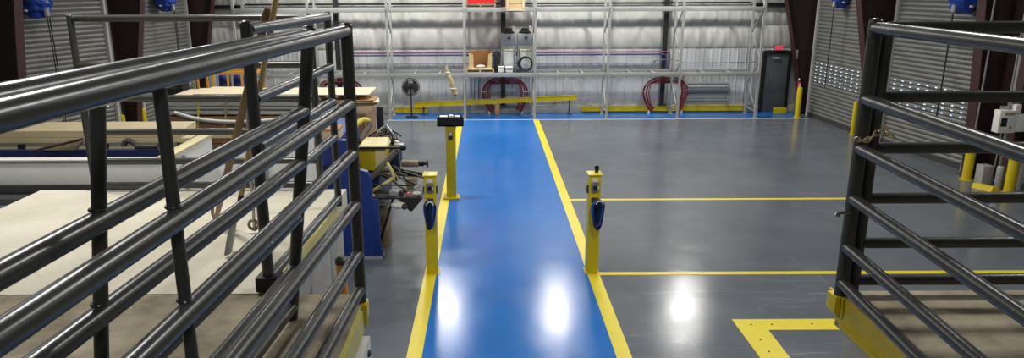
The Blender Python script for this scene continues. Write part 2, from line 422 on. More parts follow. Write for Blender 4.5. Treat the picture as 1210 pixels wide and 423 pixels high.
# leaning gate behind it
g = thing('pipe_gate', 'leaning dark grey pipe gate, second of the two running to the camera at left', 'gate', (-0.98, 3.3, PLZ), 'dark grey pipe barriers')
def lx(z): return -0.80-(4.12-z)*0.128
fa = lambda z: (lx(z), 3.3, z); fb = lambda z: (lx(z)-0.215, -0.1, z)
rails(g, fa, fb)
post('end_post', g, (lx(2.7), 3.3, 2.703), (lx(4.125), 3.3, 4.125)); post('end_post', g, (lx(2.7)-0.215, -0.1, 2.703), (lx(4.125)-0.215, -0.1, 4.125))
post('mid_post', g, (lx(2.7)-0.105, 1.68, 2.703), (lx(4.08)-0.105, 1.68, 4.08), 0.018, False)
for z in RZ[1:]:
    MB().torus((lx(z)-0.105, 1.68, z+0.03), 0.018, 0.0045, 'Z', 16, 6).build('weld', M['rail'], g)
# fence on the far-left slab, along the lane side
g = thing('pipe_fence', 'short dark grey pipe fence beside the pale slab with tools leaning on it', 'fence', (-1.19, 3.65, PLZ), 'dark grey pipe barriers')
fa = lambda z: (-1.19, 3.67, z); fb = lambda z: (-1.125, 5.2, z)
rails(g, fa, fb)
post('end_post', g, (-1.195, 3.65, 2.76), (-1.195, 3.65, 4.13), 0.031); post('end_post', g, (-1.125, 5.2, 2.709), (-1.125, 5.2, 4.125), 0.026)
B(-1.255, -1.135, 3.60, 3.72, 2.708, 2.79, 0.008).build('post_socket', M['blackdull'], g)
# fence across the far edge of the pale slab
g = thing('pipe_fence', 'dark grey pipe fence across the far edge of the pale slab', 'fence', (-2.3, 5.66, PLZ), 'dark grey pipe barriers')
fa = lambda z: (-3.2, 5.66, z); fb = lambda z: (-1.37, 5.66, z)
rails(g, fa, fb, [4.08, 3.72, 3.46, 3.19, 2.95, 2.75], 0.027)
post('end_post', g, (-3.2, 5.66, 2.702), (-3.2, 5.66, 4.10), 0.027); post('end_post', g, (-1.36, 5.66, 2.702), (-1.36, 5.66, 4.10), 0.027)
# right gate and right fence
g = thing('pipe_gate', 'dark grey pipe gate on the right platform, chained at its far end', 'gate', (1.885, 3.56, PLZ), 'dark grey pipe barriers')
fa = lambda z: (1.885, 3.56, z); fb = lambda z: (1.62, 0.0, z)
rails(g, fa, fb)
post('end_post', g, (1.885, 3.56, 2.702), (1.885, 3.56, 4.13), 0.031); post('end_post', g, (1.62, 0.0, 2.70), (1.62, 0.0, 4.13))
MB().tube([(1.87, 3.54, 3.17), (1.80, 3.52, 3.17)], 0.009, 8).tube([(1.80, 3.52, 3.17), (1.79, 3.515, 3.155)], 0.012, 8).build('latch_pin', M['steel'], g)
g = thing('pipe_fence', 'dark grey pipe fence across the far end of the right platform', 'fence', (3.2, 3.585, PLZ), 'dark grey pipe barriers')
fa = lambda z: (1.965, 3.57, z); fb = lambda z: (5.4, 3.57, z)
rails(g, fa, fb, [4.10, 3.76, 3.50, 3.235, 2.99, 2.78])
post('end_post', g, (1.955, 3.57, 2.702), (1.955, 3.57, 4.11), 0.029); post('end_post', g, (5.4, 3.57, 2.702), (5.4, 3.57, 4.11)); post('mid_post', g, (3.7, 3.57, 2.702), (3.7, 3.57, 4.11))

# chain wrapped round the two right posts
pts = arc_pts([(1.825, 3.49, 3.565), (1.87, 3.485, 3.555), (1.915, 3.49, 3.585), (1.96, 3.50, 3.615), (1.995, 3.52, 3.585), (2.03, 3.53, 3.565)], 2)
ch = thing('chain', 'small brass coloured chain hooked round the right gate posts', 'chain', pts[0])
for i in range(len(pts)-1):
    p = Vector(pts[i]); q = Vector(pts[i+1]); L_ = (q-p).length; dd = (q-p).normalized(); c0 = (p+q)/2
    n1 = dd.cross(Vector((0, 0.4, 1) if i % 2 else (0, 1, -0.3))).normalized()
    ring = [c0+dd*math.cos(2*PI*k/14)*(L_*0.5+0.007)+n1*math.sin(2*PI*k/14)*0.011 for k in range(14)]
    MB().tube(ring, 0.0038, 6, closed=True).build('link', M['gold'], ch)

# ------------------------------------------------------------------ platforms
# near left
p = thing('loading_platform', 'grimy concrete platform under the two near left pipe gates', 'platform', (-3.3, 1.3, 0))
B(-6.4, -0.67, -2.5, 3.60, 2.50, 2.70, 0.006).build('deck', M['concd'], p)
B(-6.3, -0.80, -2.5, 3.48, 0, 2.50).build('wall', M['concg'], p)
MB().box(-0.672, -0.66, -2.5, 3.48, 2.54, 2.695).box(-0.66, -0.648, -2.5, 3.44, 2.56, 2.68).build('edge_channel', M['palelow'], p)
MB().box(-0.70, -0.635, 3.46, 3.54, 2.61, 2.70, 0.005).box(-0.66, -0.63, 3.44, 3.45, 2.59, 2.70).build('gate_socket', M['yellow'], p)
mb = MB().box(-0.80, -0.69, 3.36, 3.47, 0.0, 2.5).box(-0.69, -0.632, 3.26, 3.50, 0.0, 2.50)
mb.build('corner_plate', M['white'], p)
for k in range(9):
    for y in (3.31, 3.42):
        MB().lathe((-0.632, y, 2.44-k*0.13), [(0.02, 0), (0.02, 0.012), (0.008, 0.016)], 6, 'X').build('bolt', M['dgrey'], p)
# far left, pale
p = thing('loading_platform', 'pale clean concrete slab with yellow edge beyond the left gates', 'platform', (-2.4, 4.6, 0))
B(-3.68, -1.16, 3.61, 5.70, 2.50, 2.70, 0.006).build('deck', M['concl'], p)
mb = MB()
for i in range(5):
    for j in range(2):
        mb.box(-3.6, -1.22, 3.62+0.0, 5.62, 0.0+0.5*i+0.006, 0.5*i+0.494, 0.0)
        break
mb2 = MB()
for i in range(5):
    off = 0.0 if i % 2 else 0.5
    y = 3.62-off
    while y < 5.62:
        a = max(3.62, y); b_ = min(5.62, y+1.0)
        if b_-a > 0.05: mb2.box(-1.30, -1.19, a+0.006, b_-0.006, 0.5*i+0.006, 0.5*i+0.494, 0.008)
        y += 1.0
mb.build('wall', M['concg'], p); mb2.build('block_facing', M['concg'], p)
MB().box(-1.165, -1.15, 3.61, 5.30, 2.52, 2.705).box(-1.20, -1.165, 3.61, 5.30, 2.695, 2.707).build('edge_channel', M['palelow'], p)
# right
p = thing('loading_platform', 'grimy concrete platform with yellow steel edge on the right', 'platform', (3.7, 1.3, 0))
B(1.90, 5.5, -2.5, 3.61, 2.50, 2.70, 0.006).build('deck', M['concd'], p)
B(2.04, 5.4, -2.5, 3.50, 0, 2.50).build('wall', M['concg'], p)
mb = MB().box(1.885, 1.90, -2.5, 3.58, 2.545, 2.70).box(1.865, 1.885, -2.5, 3.50, 2.54, 2.565)
mb.build('edge_channel', M['yelworn'], p)
MB().box(1.845, 1.90, 3.52, 3.62, 2.605, 2.70, 0.005).box(1.925, 1.96, 3.60, 3.63, 2.60, 2.70).box(1.875, 1.885, 3.50, 3.66, 2.59, 2.699).build('gate_socket', M['yellow'], p)
mb = MB().hexa([(1.91, 3.2, 0), (2.04, 3.2, 0), (2.04, 3.53, 0), (1.91, 3.53, 0), (1.91, 3.2, 2.5), (2.04, 3.2, 2.5), (2.04, 3.53, 2.5), (1.91, 3.53, 2.5)], 0.01)
mb.build('corner_pillar', M['concg'], p)

# ------------------------------------------------------------------ tools on the slab
t = thing('shovel', 'long pale wooden handled shovel leaning on the pipe fence, tallest of the tools', 'tool', (-1.59, 4.21, PLZ))
a = Vector((-1.60, 4.21, 2.70)); b = Vector((-1.252, 4.23, 4.05)); d = b-a
def at(k): return a+d*k
MB().tube([at(0.27), at(0.9), at(1.3), at(1.34)], [0.0165, 0.018, 0.018, 0.012], 12).build('handle', M['handle'], t)
MB().tube([at(0.17), at(0.21), at(0.28)], [0.012, 0.017, 0.0185], 12).build('socket', M['black'], t)
s = d.normalized(); w = Vector((0, 1, 0)); nn = s.cross(w).normalized()
def blade(u, v):
    k = lerp(0.004, 0.2, v); wd = 0.075*(math.sin(PI*min(1, 0.3+0.62*v))**0.5)
    x = (u-0.5)*2
    return at(k)+w*x*wd+nn*(0.02*x*x)
mb = MB().grid(blade, 10, 10)
bmesh.ops.solidify(mb.bm, geom=mb.bm.faces[:], thickness=0.004)
mb.build('blade', M['galv'], t)

def hook_tool(label, a, b, k0, k1, m, metal, r=0.02):
    t = thing('hook_pole', label, 'tool', a)
    a = Vector(a); b = Vector(b); d = b-a
    MB().tube([a+d*k0, a+d*(k0+0.1), a+d*(k1*0.6), a+d*(k1-0.02), a+d*k1], [r*0.85, r, r*1.05, r*0.95, r*0.6], 12).build('handle', m, t)
    MB().tube([a+Vector((0, 0, 0.004)), a+d*0.05, a+d*k0, a+d*(k0+0.05)], [0.004, r*0.7, r*0.9, r*1.0], 12).build('socket', metal, t)
    q = a+d*(k0+0.03)
    MB().tube(arc_pts([q, q+Vector((-0.05, -0.02, -0.05)), q+Vector((-0.065, -0.03, -0.13)), q+Vector((-0.03, -0.02, -0.19)), q+Vector((0.035, 0.0, -0.21)), q+Vector((0.06, 0.01, -0.18))], 5), 0.011, 8).build('hook', M['tan'], t)
    return t
hook_tool('brown weathered wooden cant hook leaning on the pipe fence left of the shovel', (-1.91, 4.78, PLZ), (-1.258, 4.10, 4.06), 0.16, 1.1, M['handledk'], M['tan'], 0.023)
t = thing('pry_bar', 'thin grey steel bar with a rounded end leaning beside the near fence post', 'tool', (-1.55, 4.61, PLZ))
MB().tube([(-1.575, 4.61, 2.715), (-1.525, 4.53, 3.55), (-1.51, 4.5, 3.66)], 0.011, 10).ball((-1.509, 4.5, 3.67), 0.02).build('shaft', M['galv'], t)
MB().torus((-1.575, 4.60, 2.76), 0.032, 0.011, 'Y', 16, 8).build('eyelet', M['tan'], t)

# ------------------------------------------------------------------ yellow pedestals
def cable_bundle(x, y, z0, z1, label):
    c = thing('cable_coil', label, 'cable', (x, y, z1))
    rnd = random.Random(int(x*100)+3)
    for i in range(22):
        wd = (0.012, 0.03, 0.05, 0.07, 0.085)[i % 5]+rnd.uniform(-0.006, 0.006); dy = -0.018*(i % 4)+rnd.uniform(-0.006, 0.006); o = rnd.uniform(-0.016, 0.016)
        zz = z1+rnd.uniform(0, 0.2); xo = x+o
        m_ = lerp(z0, zz, 0.45)
        pts = [(xo-wd*0.9, y+dy, z0-0.05), (xo-wd*0.9, y+dy, m_), (xo-wd*0.55, y+dy, zz+0.06), (xo, y+dy, zz), (xo+wd*0.55, y+dy, zz+0.06), (xo+wd*0.9, y+dy, m_), (xo+wd*0.9, y+dy, z0-0.05), (xo, y+dy, z0+0.02)]
        MB().tube(arc_pts(pts+[pts[0]], 5), 0.0125, 8).build('cable_loop', M['cableblue'] if i in (3, 9, 14) else M['cable'], c)
    MB().torus((x+0.02, y-0.088, z0-0.03), 0.05, 0.009, 'Y', 18, 6, 0.5, 0).build('hanger_hook', M['offw'], c)
    return c
def pedestal(label, x, y, knob, coil_label):
    t = thing('charger_pedestal', label, 'pedestal', (x, y, 0), 'yellow pedestals beside the blue lane')
    h = 1.57; w = 0.095; dp = 0.11
    B(x-w*0.92, x+w*0.92, y-dp, y+dp, 0.012, h, 0.006).build('column', M['yellow'], t)
    B(x-0.108, x+0.108, y-0.125, y+0.125, h, h+0.018, 0.004).build('lid', M['yline'], t)
    B(x-0.11, x+0.11, y-0.125, y+0.125, 0, 0.012).build('base_plate', M['yellow'], t)
    B(x-0.045, x+0.045, y-dp-0.004, y-dp, 1.475, 1.53).build('label_plate', M['offw'], t)
    sw = B(x-0.055, x+0.055, y-dp-0.03, y-dp, 1.325, 1.465, 0.008).build('switch_box', M['swgrey'], t)
    MB().lathe((x, y-dp-0.03, 1.39), [(0.035, 0), (0.035, -0.012), (0.024, -0.03), (0.006, -0.032)], 16, 'Y').build('button', M['lens'], sw)
    B(x+0.03, x+0.052, y-dp-0.034, y-dp-0.028, 1.37, 1.41).build('indicator', M['offw'], sw)
    s = -1
    B(x-0.112, x-0.088, y-0.05, y+0.05, 1.28, 1.40, 0.008).build('side_socket', M['dgrey'], t)
    if knob:
        MB().lathe((x+0.035, y+0.02, h+0.018), [(0.03, 0), (0.03, 0.03), (0.034, 0.04), (0.034, 0.09), (0.022, 0.105), (0.006, 0.108)], 16).build('beacon', M['lens'], t)
    else:
        B(x+0.088, x+0.108, y-0.05, y+0.05, 1.28, 1.40, 0.008).build('side_socket', M['dgrey'], t)
    B(x-0.05, x+0.05, y-dp-0.012, y-dp, 1.15, 1.23, 0.004).build('cable_bracket', M['dgrey'], t)
    MB().tube([(x, y-dp, 1.17), (x, y-dp-0.03, 1.17), (x, y-dp-0.034, 1.2)], 0.008, 8).build('hook', M['steel'], t)
    cable_bundle(x+(0.035 if knob else -0.015), y-dp-0.052, 1.19, 0.74, coil_label)
    return t
pedestal('low yellow pedestal with cable left of the blue lane', -0.865, 10.5, False, 'blue and black cable coil hung on the left low pedestal')
pedestal('low yellow pedestal right of the blue lane, with a black beacon on its lid', 1.615, 10.5, True, 'blue and black cable coil hung on the pedestal right of the lane')
t = thing('readout_pedestal', 'tall yellow post topped with a wide black readout tray, left edge of blue lane', 'pedestal', (-0.755, 14.55, 0))
x, y = -0.755, 14.58
B(x-0.10, x+0.10, y-0.1, y+0.1, 0.02, 1.55, 0.008).build('column', M['yellow'], t)
B(x-0.17, x+0.17, y-0.17, y+0.17, 0, 0.04, 0.004).build('base_plate', M['yellow'], t)
for sx in (-1, 1):
    for sy in (-1, 1):
        MB().lathe((x+sx*0.14, y+sy*0.14, 0.04), [(0.014, 0), (0.014, 0.014), (0.006, 0.02)], 6).build('anchor_bolt', M['steel'], t)
tr = MB().box(x-0.27, x+0.27, y-0.12, y+0.12, 1.55, 1.58).box(x-0.27, x+0.27, y-0.12, y-0.10, 1.55, 1.74).box(x-0.27, x+0.27, y+0.10, y+0.12, 1.55, 1.74).box(x-0.27, x-0.25, y-0.1, y+0.1, 1.55, 1.74).box(x+0.25, x+0.27, y-0.1, y+0.1, 1.55, 1.74).build('tray', M['black'], t)
B(x-0.18, x-0.14, y-0.124, y-0.118, 1.57, 1.72).build('tray_stripe', M['maroon'], tr); B(x+0.14, x+0.18, y-0.124, y-0.118, 1.57, 1.72).build('tray_stripe', M['maroon'], tr)
MB().box(x-0.22, x-0.06, y-0.06, y+0.06, 1.58, 1.75, 0.01).box(x-0.03, x+0.06, y-0.05, y+0.05, 1.58, 1.77, 0.02).box(x+0.1, x+0.2, y-0.06, y+0.06, 1.58, 1.75, 0.01).build('instrument', M['offw'], tr)
sw = B(x-0.045, x+0.045, y-0.125, y-0.1, 1.27, 1.42, 0.006).build('switch_box', M['dgrey'], t)
B(x-0.035, x+0.035, y-0.13, y-0.12, 1.36, 1.42).build('label_plate', M['offw'], sw)

# ------------------------------------------------------------------ pallet rack
UX = [-8.2, -5.80, -3.25, -0.74, 1.58, 3.99, 6.37, 8.98]
rk = thing('pallet_rack', 'long light grey pallet rack along the back wall', 'rack', (0.4, 24.35, 0))
YF, YR = 23.84, 24.82
for x in UX:
    up = MB().box(x-0.035, x+0.035, YF-0.04, YF+0.04, 0, 5.4).box(x-0.035, x+0.035, YR-0.04, YR+0.04, 0, 5.4).build('upright_frame', M['rack'], rk)
    MB().box(x-0.07, x+0.07, YF-0.08, YF+0.08, 0, 0.012).box(x-0.07, x+0.07, YR-0.08, YR+0.08, 0, 0.012).build('foot_plate', M['rack'], up)
    br = MB(); z = 0.25; k = 0
    br.bar((x, YF, z), (x, YR, z), 0.03, 0.03)
    while z < 5.0:
        a, b_ = ((YF, YR) if k % 2 == 0 else (YR, YF))
        br.bar((x, a, z), (x, b_, z+0.85), 0.03, 0.03, (1, 0, 0)); z += 0.85; k += 1
    br.build('bracing', M['rack'], up)
for i in range(7):
    for z in (1.49, 3.585):
        for y, dy in ((YF, -0.03), (YR, 0.03)):
            x0, x1 = UX[i]+0.035, UX[i+1]-0.035
            MB().box(x0, x1, y+dy-0.025, y+dy+0.025, z-0.065, z+0.065, 0.006).box(x0, x0+0.03, y+dy-0.05*(1 if dy < 0 else -1)-0.01, y+dy-0.05*(1 if dy < 0 else -1)+0.01, z-0.11, z+0.11).build('beam', M['rack'], rk)
        for k in range(1, 3):
            xx = lerp(UX[i], UX[i+1], k/3); B(xx-0.03, xx+0.03, YF, YR, z+0.0, z+0.04).build('pallet_support', M['rack'], rk)
DZ = 1.56; TZ = 3.655
def pallet(label, x0, x1, y0, y1, z, m=None):
    t = thing('pallet', label, 'pallet', ((x0+x1)/2, (y0+y1)/2, z)); m = m or M['wood']
    n = 6
    for k in range(n):
        a = lerp(x0, x1, k/n); MB().box(a+0.01, lerp(x0, x1, (k+1)/n)-0.01, y0, y1, z+0.10, z+0.12).build('top_board', m, t)
    for k in range(3):
        c = lerp(x0+0.03, x1-0.03, k/2); MB().box(c-0.025, c+0.025, y0, y1, z+0.02, z+0.10).build('stringer', m, t)
    MB().box(x0, x1, y0, y0+0.09, z, z+0.02).box(x0, x1, y1-0.09, y1, z, z+0.02).build('bottom_board', m, t)
    return t
pallet('pale wooden pallet under the open carton on the lower rack level', -0.70, 0.24, 23.82, 24.8, DZ)
cb = thing('cardboard_carton', 'open brown cardboard carton with cut front on the lower rack level', 'carton', (-0.22, 24.3, DZ+0.12))
x0, x1, y0, y1, z0, z1 = -0.60, 0.16, 23.95, 24.75, DZ+0.12, 2.22
MB().box(x0, x1, y1-0.015, y1, z0, z1).box(x0, x0+0.015, y0, y1, z0, z1).box(x1-0.015, x1, y0, y1, z0, z1).box(x0, x1, y0, y1, z0, z0+0.015).build('body', M['card'], cb)
MB().hexa([(x0, y0, z0), (x0+0.16, y0-0.01, z0), (x0+0.16, y0, z0), (x0, y0+0.01, z0), (x0, y0, z1-0.02), (x0+0.15, y0-0.01, z1-0.06), (x0+0.15, y0, z1-0.06), (x0, y0+0.01, z1-0.02)]).build('front_flap', M['wood'], cb)
MB().hexa([(x1-0.14, y0-0.01, z0), (x1, y0, z0), (x1, y0+0.01, z0), (x1-0.14, y0, z0), (x1-0.11, y0-0.01, z1-0.06), (x1, y0, z1-0.02), (x1, y0+0.01, z1-0.02), (x1-0.11, y0, z1-0.06)]).build('front_flap', M['wood'], cb)
MB().hexa([(x0+0.1, y0-0.10, z0-0.0), (x1-0.1, y0-0.10, z0-0.0), (x1, y0, z0+0.0), (x0, y0, z0+0.0), (x0+0.1, y0-0.10, z0+0.01), (x1-0.1, y0-0.10, z0+0.01), (x1, y0, z0+0.02), (x0, y0, z0+0.02)]).build('fallen_flap', M['ply'], cb)
MB().ball((-0.2, 24.05, z0+0.07), 0.09, (1.8, 0.9, 0.6)).build('packing_film', M['clear'], cb)

def collector(label, x):
    t = thing('dust_collector', label, 'machine', (x, 24.45, DZ), 'grey units on the lower rack level')
    B(x-0.25, x+0.25, 24.25, 24.65, 2.46, 2.80, 0.01).build('housing', M['grey'], t)
    MB().lathe((x+0.02, 24.25, 2.66), [(0.055, 0), (0.05, -0.02), (0.02, -0.03)], 14, 'Y').build('gauge', M['dgrey'], t)
    MB().lathe((x, 24.45, 2.80), [(0.2, 0), (0.21, 0.05), (0.14, 0.09), (0.12, 0.16), (0.05, 0.18)], 18).build('motor', M['black'], t)
    MB().tube([(x+0.16, 24.4, 2.82), (x+0.16, 24.4, 3.05)], 0.035, 10).build('inlet_pipe', M['offw'], t)
    MB().prism([(x-0.25, 24.27, 2.46), (x+0.25, 24.27, 2.46), (x+0.24, 24.27, 2.28), (x-0.24, 24.27, 2.28)], (0, 0.36, 0)).build('hopper', M['grey'], t)
    MB().lathe((x, 24.45, 1.62), [(0.1, 0), (0.2, 0.05), (0.235, 0.25), (0.22, 0.45), (0.24, 0.6), (0.23, 0.67)], 18).build('bag', M['clear'], t)
    MB().torus((x, 24.45, 2.26), 0.24, 0.018, 'Z', 24, 8).build('strap', M['strap'], t)
    for sx in (-1, 1):
        for sy in (-1, 1):
            MB().box(x+sx*0.23-0.015, x+sx*0.23+0.015, 24.45+sy*0.17-0.015, 24.45+sy*0.17+0.015, DZ, 2.3).build('leg', M['grey'], t)
    return t
collector('grey hopper unit with pale bag on the rack, left of the pair', 0.72)
collector('grey hopper unit with pale bag on the rack, right one behind the coiled hose', 1.27)
def bucket(label, x0, x1, h):
    t = thing('container', label, 'container', ((x0+x1)/2, 23.98, DZ))
    MB().box(x0, x1, 23.88, 24.08, DZ, DZ+h, 0.015).build('body', M['offw'], t)
    MB().box(x0-0.008, x1+0.008, 23.87, 24.09, DZ+h, DZ+h+0.025, 0.006).build('lid', M['white'], t)
    return t
bucket('small white container on the rack edge, left of two below the grey units', 0.37, 0.55, 0.17)
t = bucket('small white container with dark band on the rack edge, right of two', 0.62, 0.85, 0.16)
B(0.64, 0.83, 23.874, 23.882, DZ+0.10, DZ+0.125).build('band', M['dgrey'], t)
t = thing('black_case', 'black plastic case standing on the rack between the carton and the grey units', 'case', (0.34, 24.35, DZ))
B(0.25, 0.43, 24.1, 24.6, DZ, 2.12, 0.02).build('body', M['black'], t); B(0.245, 0.435, 24.09, 24.61, 1.78, 1.80).build('seam', M['dgrey'], t)
MB().torus((0.34, 24.35, 2.12), 0.06, 0.012, 'X', 16, 6, 0.5).build('handle', M['dgrey'], t)
t = thing('coiled_hose', 'coiled black hose standing on the rack against the right grey unit', 'hose', (1.27, 24.06, DZ))
for k in range(4):
    MB().torus((1.27+0.01*k, 24.02+0.03*k, DZ+0.27), 0.235-0.012*k, 0.022, 'Y', 30, 8).build('hose_loop', M['rubber'], t)
MB().tube(arc_pts([(1.2, 24.0, DZ+0.05), (1.05, 23.96, DZ+0.03), (0.98, 23.98, DZ+0.06), (1.12, 23.94, DZ+0.12)], 6), 0.02, 8).build('hose_end', M['rubber'], t)
MB().lathe((1.27, 24.06, DZ+0.27), [(0.08, 0), (0.08, -0.04), (0.03, -0.05)], 16, 'Y').build('hub', M['grey'], t)
# top level loads
pallet('grey weathered pallet under the red crate on the upper rack level', -0.70, 0.30, 23.8, 24.8, TZ-0.0, M['tan'])
t = thing('red_crate', 'red plastic crate on the upper rack level, cut by the top of the photo', 'crate', (-0.2, 24.2, TZ+0.12))
B(-0.62, 0.26, 23.86, 24.74, TZ+0.12, TZ+0.75, 0.015).build('body', M['red'], t)
MB().box(-0.64, 0.28, 23.84, 24.76, TZ+0.70, TZ+0.76, 0.01).box(-0.63, 0.27, 23.85, 24.75, TZ+0.16, TZ+0.19).build('rim', M['red'], t)
t = thing('wooden_crate', 'pale wooden crate on the upper rack level above the grey units', 'crate', (0.92, 24.2, TZ-0.12))
for k in range(5):
    z = TZ+0.0+0.125*k
    MB().box(0.62, 1.22, 23.70, 23.72, z, z+0.115).box(0.62, 0.64, 23.72, 24.7, z, z+0.115).box(1.20, 1.22, 23.72, 24.7, z, z+0.115).build('slat', M['wood'], t)
MB().box(0.64, 0.70, 23.68, 23.70, TZ-0.02, TZ+0.63).box(1.14, 1.20, 23.68, 23.70, TZ-0.02, TZ+0.63).box(0.62, 1.22, 23.69, 23.75, TZ-0.10, TZ-0.005).build('batten', M['ply'], t)

# things hung or stood under the rack
t = thing('hanging_roll', 'tan rolled bundle tied and hanging at a slant from the lower rack beam', 'roll', (-1.05, 23.7, 0.86))
ax = [(-1.33, 23.68, 1.80), (-1.30, 23.67, 1.62), (-1.2, 23.66, 1.35), (-1.12, 23.66, 1.08), (-1.06, 23.67, 0.88)]
for k in range(5):
    ox, oy = 0.045*math.cos(k*1.3), 0.03*math.sin(k*1.3)
    MB().tube(arc_pts([(p[0]+ox*(0.4+i*0.2), p[1]+oy, p[2]) for i, p in enumerate(ax)], 4), [0.02+0.035*min(1, i/8) for i in range(17)], 8).build('fold', M['tanroll'], t)
MB().torus((-1.29, 23.67, 1.6), 0.07, 0.012, 'Z', 16, 6).torus((-1.12, 23.66, 1.08), 0.1, 0.014, 'Z', 16, 6).build('tie', M['white'], t)
MB().ball((-1.06, 23.67, 0.90), 0.07).build('end_knot', M['dgrey'], t)
MB().tube([(-1.33, 23.68, 1.78), (-1.34, 23.72, 1.85)], 0.008, 6).build('hang_cord', M['tan'], t)

t = thing('pedestal_fan', 'black pedestal fan standing below the rack, left of the slanted yellow beam', 'fan', (-2.58, 24.3, 0))
cz = 1.04
MB().lathe((-2.58, 24.3, 0), [(0.22, 0), (0.22, 0.03), (0.05, 0.05)], 20).build('base', M['black'], t)
MB().tube([(-2.58, 24.3, 0.04), (-2.58, 24.3, cz-0.02)], 0.022, 10).build('pole', M['black'], t)
cg = MB()
for r_, y_ in ((0.30, 24.24), (0.24, 24.19), (0.15, 24.165), (0.30, 24.30), (0.24, 24.34)):
    cg.torus((-2.58, y_, cz), r_, 0.009, 'Y', 32, 5)
for q in range(26):
    a = 2*PI*q/26
    cg.tube([(-2.58+0.05*math.cos(a), 24.16, cz+0.05*math.sin(a)), (-2.58+0.24*math.cos(a), 24.19, cz+0.24*math.sin(a)), (-2.58+0.30*math.cos(a), 24.24, cz+0.30*math.sin(a))], 0.006, 4)
    cg.tube([(-2.58+0.30*math.cos(a), 24.30, cz+0.30*math.sin(a)), (-2.58+0.1*math.cos(a), 24.36, cz+0.1*math.sin(a))], 0.006, 4)
cg.build('cage', M['black'], t)
for a0 in (0.05, PI-0.05):
    pl = [(-2.58+0.04*math.cos(a0), 24.25, cz)]
    for q in range(13):
        u = q/12*2-1; aa = a0+u*1.12; rr = 0.27-0.03*u*u
        pl.append((-2.58+rr*math.cos(aa), 24.25+0.02*u, cz+rr*math.sin(aa)))
    MB().prism(pl, (0, 0.012, 0)).build('blade', M['dgrey'], t)
MB().lathe((-2.58, 24.33, cz), [(0.09, 0), (0.1, 0.05), (0.1, 0.14), (0.05, 0.18)], 18, 'Y').build('motor', M['black'], t)

def ybeam(label, a, b, w, h):
    t = thing('guard_beam', label, 'beam', ((a[0]+b[0])/2, (a[1]+b[1])/2, min(a[2], b[2])-h/2))
    MB().bar(a, b, w, h, bev=0.01).build('web', M['yellow'], t)
    for zz in (1, -1):
        MB().bar((a[0], a[1], a[2]+zz*h/2), (b[0], b[1], b[2]+zz*h/2), w*1.6, 0.015).build('flange', M['yellow'], t)
    return t
ybeam('long yellow steel beam lying at a slant behind the rack below the carton', (-2.52, 24.72, 0.37), (3.10, 24.72, 0.60), 0.05, 0.15)
ybeam('long low yellow guard beam on the blue floor behind the rack at right', (3.33, 25.075, 0.15), (9.0, 25.075, 0.15), 0.05, 0.16)
ybeam('short low yellow guard beam on the blue floor behind the black fan', (-3.27, 25.075, 0.13), (-2.1, 25.075, 0.13), 0.05, 0.16)
for x in (-2.3, 0.9, 2.9):
    pass
# stand blocks carrying the slanted beam
t = thing('support_post', 'brown wooden post under the slanted yellow beam by the left red hose', 'post', (0.36, 24.72, 0))
B(0.27, 0.43, 24.66, 24.80, 0, 0.40, 0.006).build('timber', M['card'], t); B(0.25, 0.45, 24.64, 24.82, 0, 0.02).build('foot', M['dgrey'], t)
t = thing('support_post', 'thin grey stand under the left end of the slanted yellow beam', 'post', (-2.2, 24.72, 0))
B(-2.23, -2.17, 24.70, 24.76, 0, 0.30).build('leg', M['dgrey'], t); B(-2.3, -2.1, 24.66, 24.8, 0, 0.02).build('foot', M['dgrey'], t)
t = thing('support_post', 'thin grey stand under the right end of the slanted yellow beam', 'post', (2.85, 24.72, 0))
B(2.82, 2.88, 24.70, 24.76, 0, 0.50).build('leg', M['dgrey'], t); B(2.75, 2.95, 24.66, 24.8, 0, 0.02).build('foot', M['dgrey'], t)

# red hoses looped over the wind posts
def hose_bundle(label, xc, n, right_down):
    t = thing('air_hose', label, 'hose', (xc, 24.96, 0), 'dark red hoses hung on the back wall posts')
    for i in range(n):
        r = 0.80-0.058*i+random.uniform(-0.02, 0.02); y = 24.955+random.uniform(-0.035, 0.04)
        top = 1.23-0.045*i
        pts = [(xc-r*0.62, y, 0.04+0.03*i), (xc-r*0.86, y, 0.36), (xc-r, y, 0.72), (xc-r*0.86, y, 1.03), (xc-r*0.5, y, top), (xc, y-0.0, top+0.01), (xc+r*0.5, y, top), (xc+r*0.86, y, 1.03), (xc+r, y, 0.72), (xc+r*0.86, y, 0.36), (xc+r*0.72, y, 0.04+0.03*i)]
        MB().tube(arc_pts(pts, 6), 0.019, 8).build('hose_strand', M['redhose'], t)
    B(xc-0.2, xc+0.2, 24.92, 25.05, 1.08, 1.12, 0.01).build('saddle', M['blackdull'], t)
    for s in (-0.53, 0.60):
        MB().lathe((xc+s*1.0, 24.95, 0.0), [(0.045, 0), (0.05, 0.03), (0.03, 0.1)], 12).build('coupling', M['offw'], t)
    for s in (-1, 1):
        MB().torus((xc+s*0.74, 24.965, 0.78), 0.085, 0.012, 'Z', 14, 6).build('tie', M['signw'], t)
    return t
hose_bundle('dark red hose looped over the post below the carton', 0.62, 5, False)
hose_bundle('dark red hose looped over the right wind post', 6.2, 5, True)
hose_bundle('dark red hose partly seen behind the left gate end post', -5.1, 5, False)

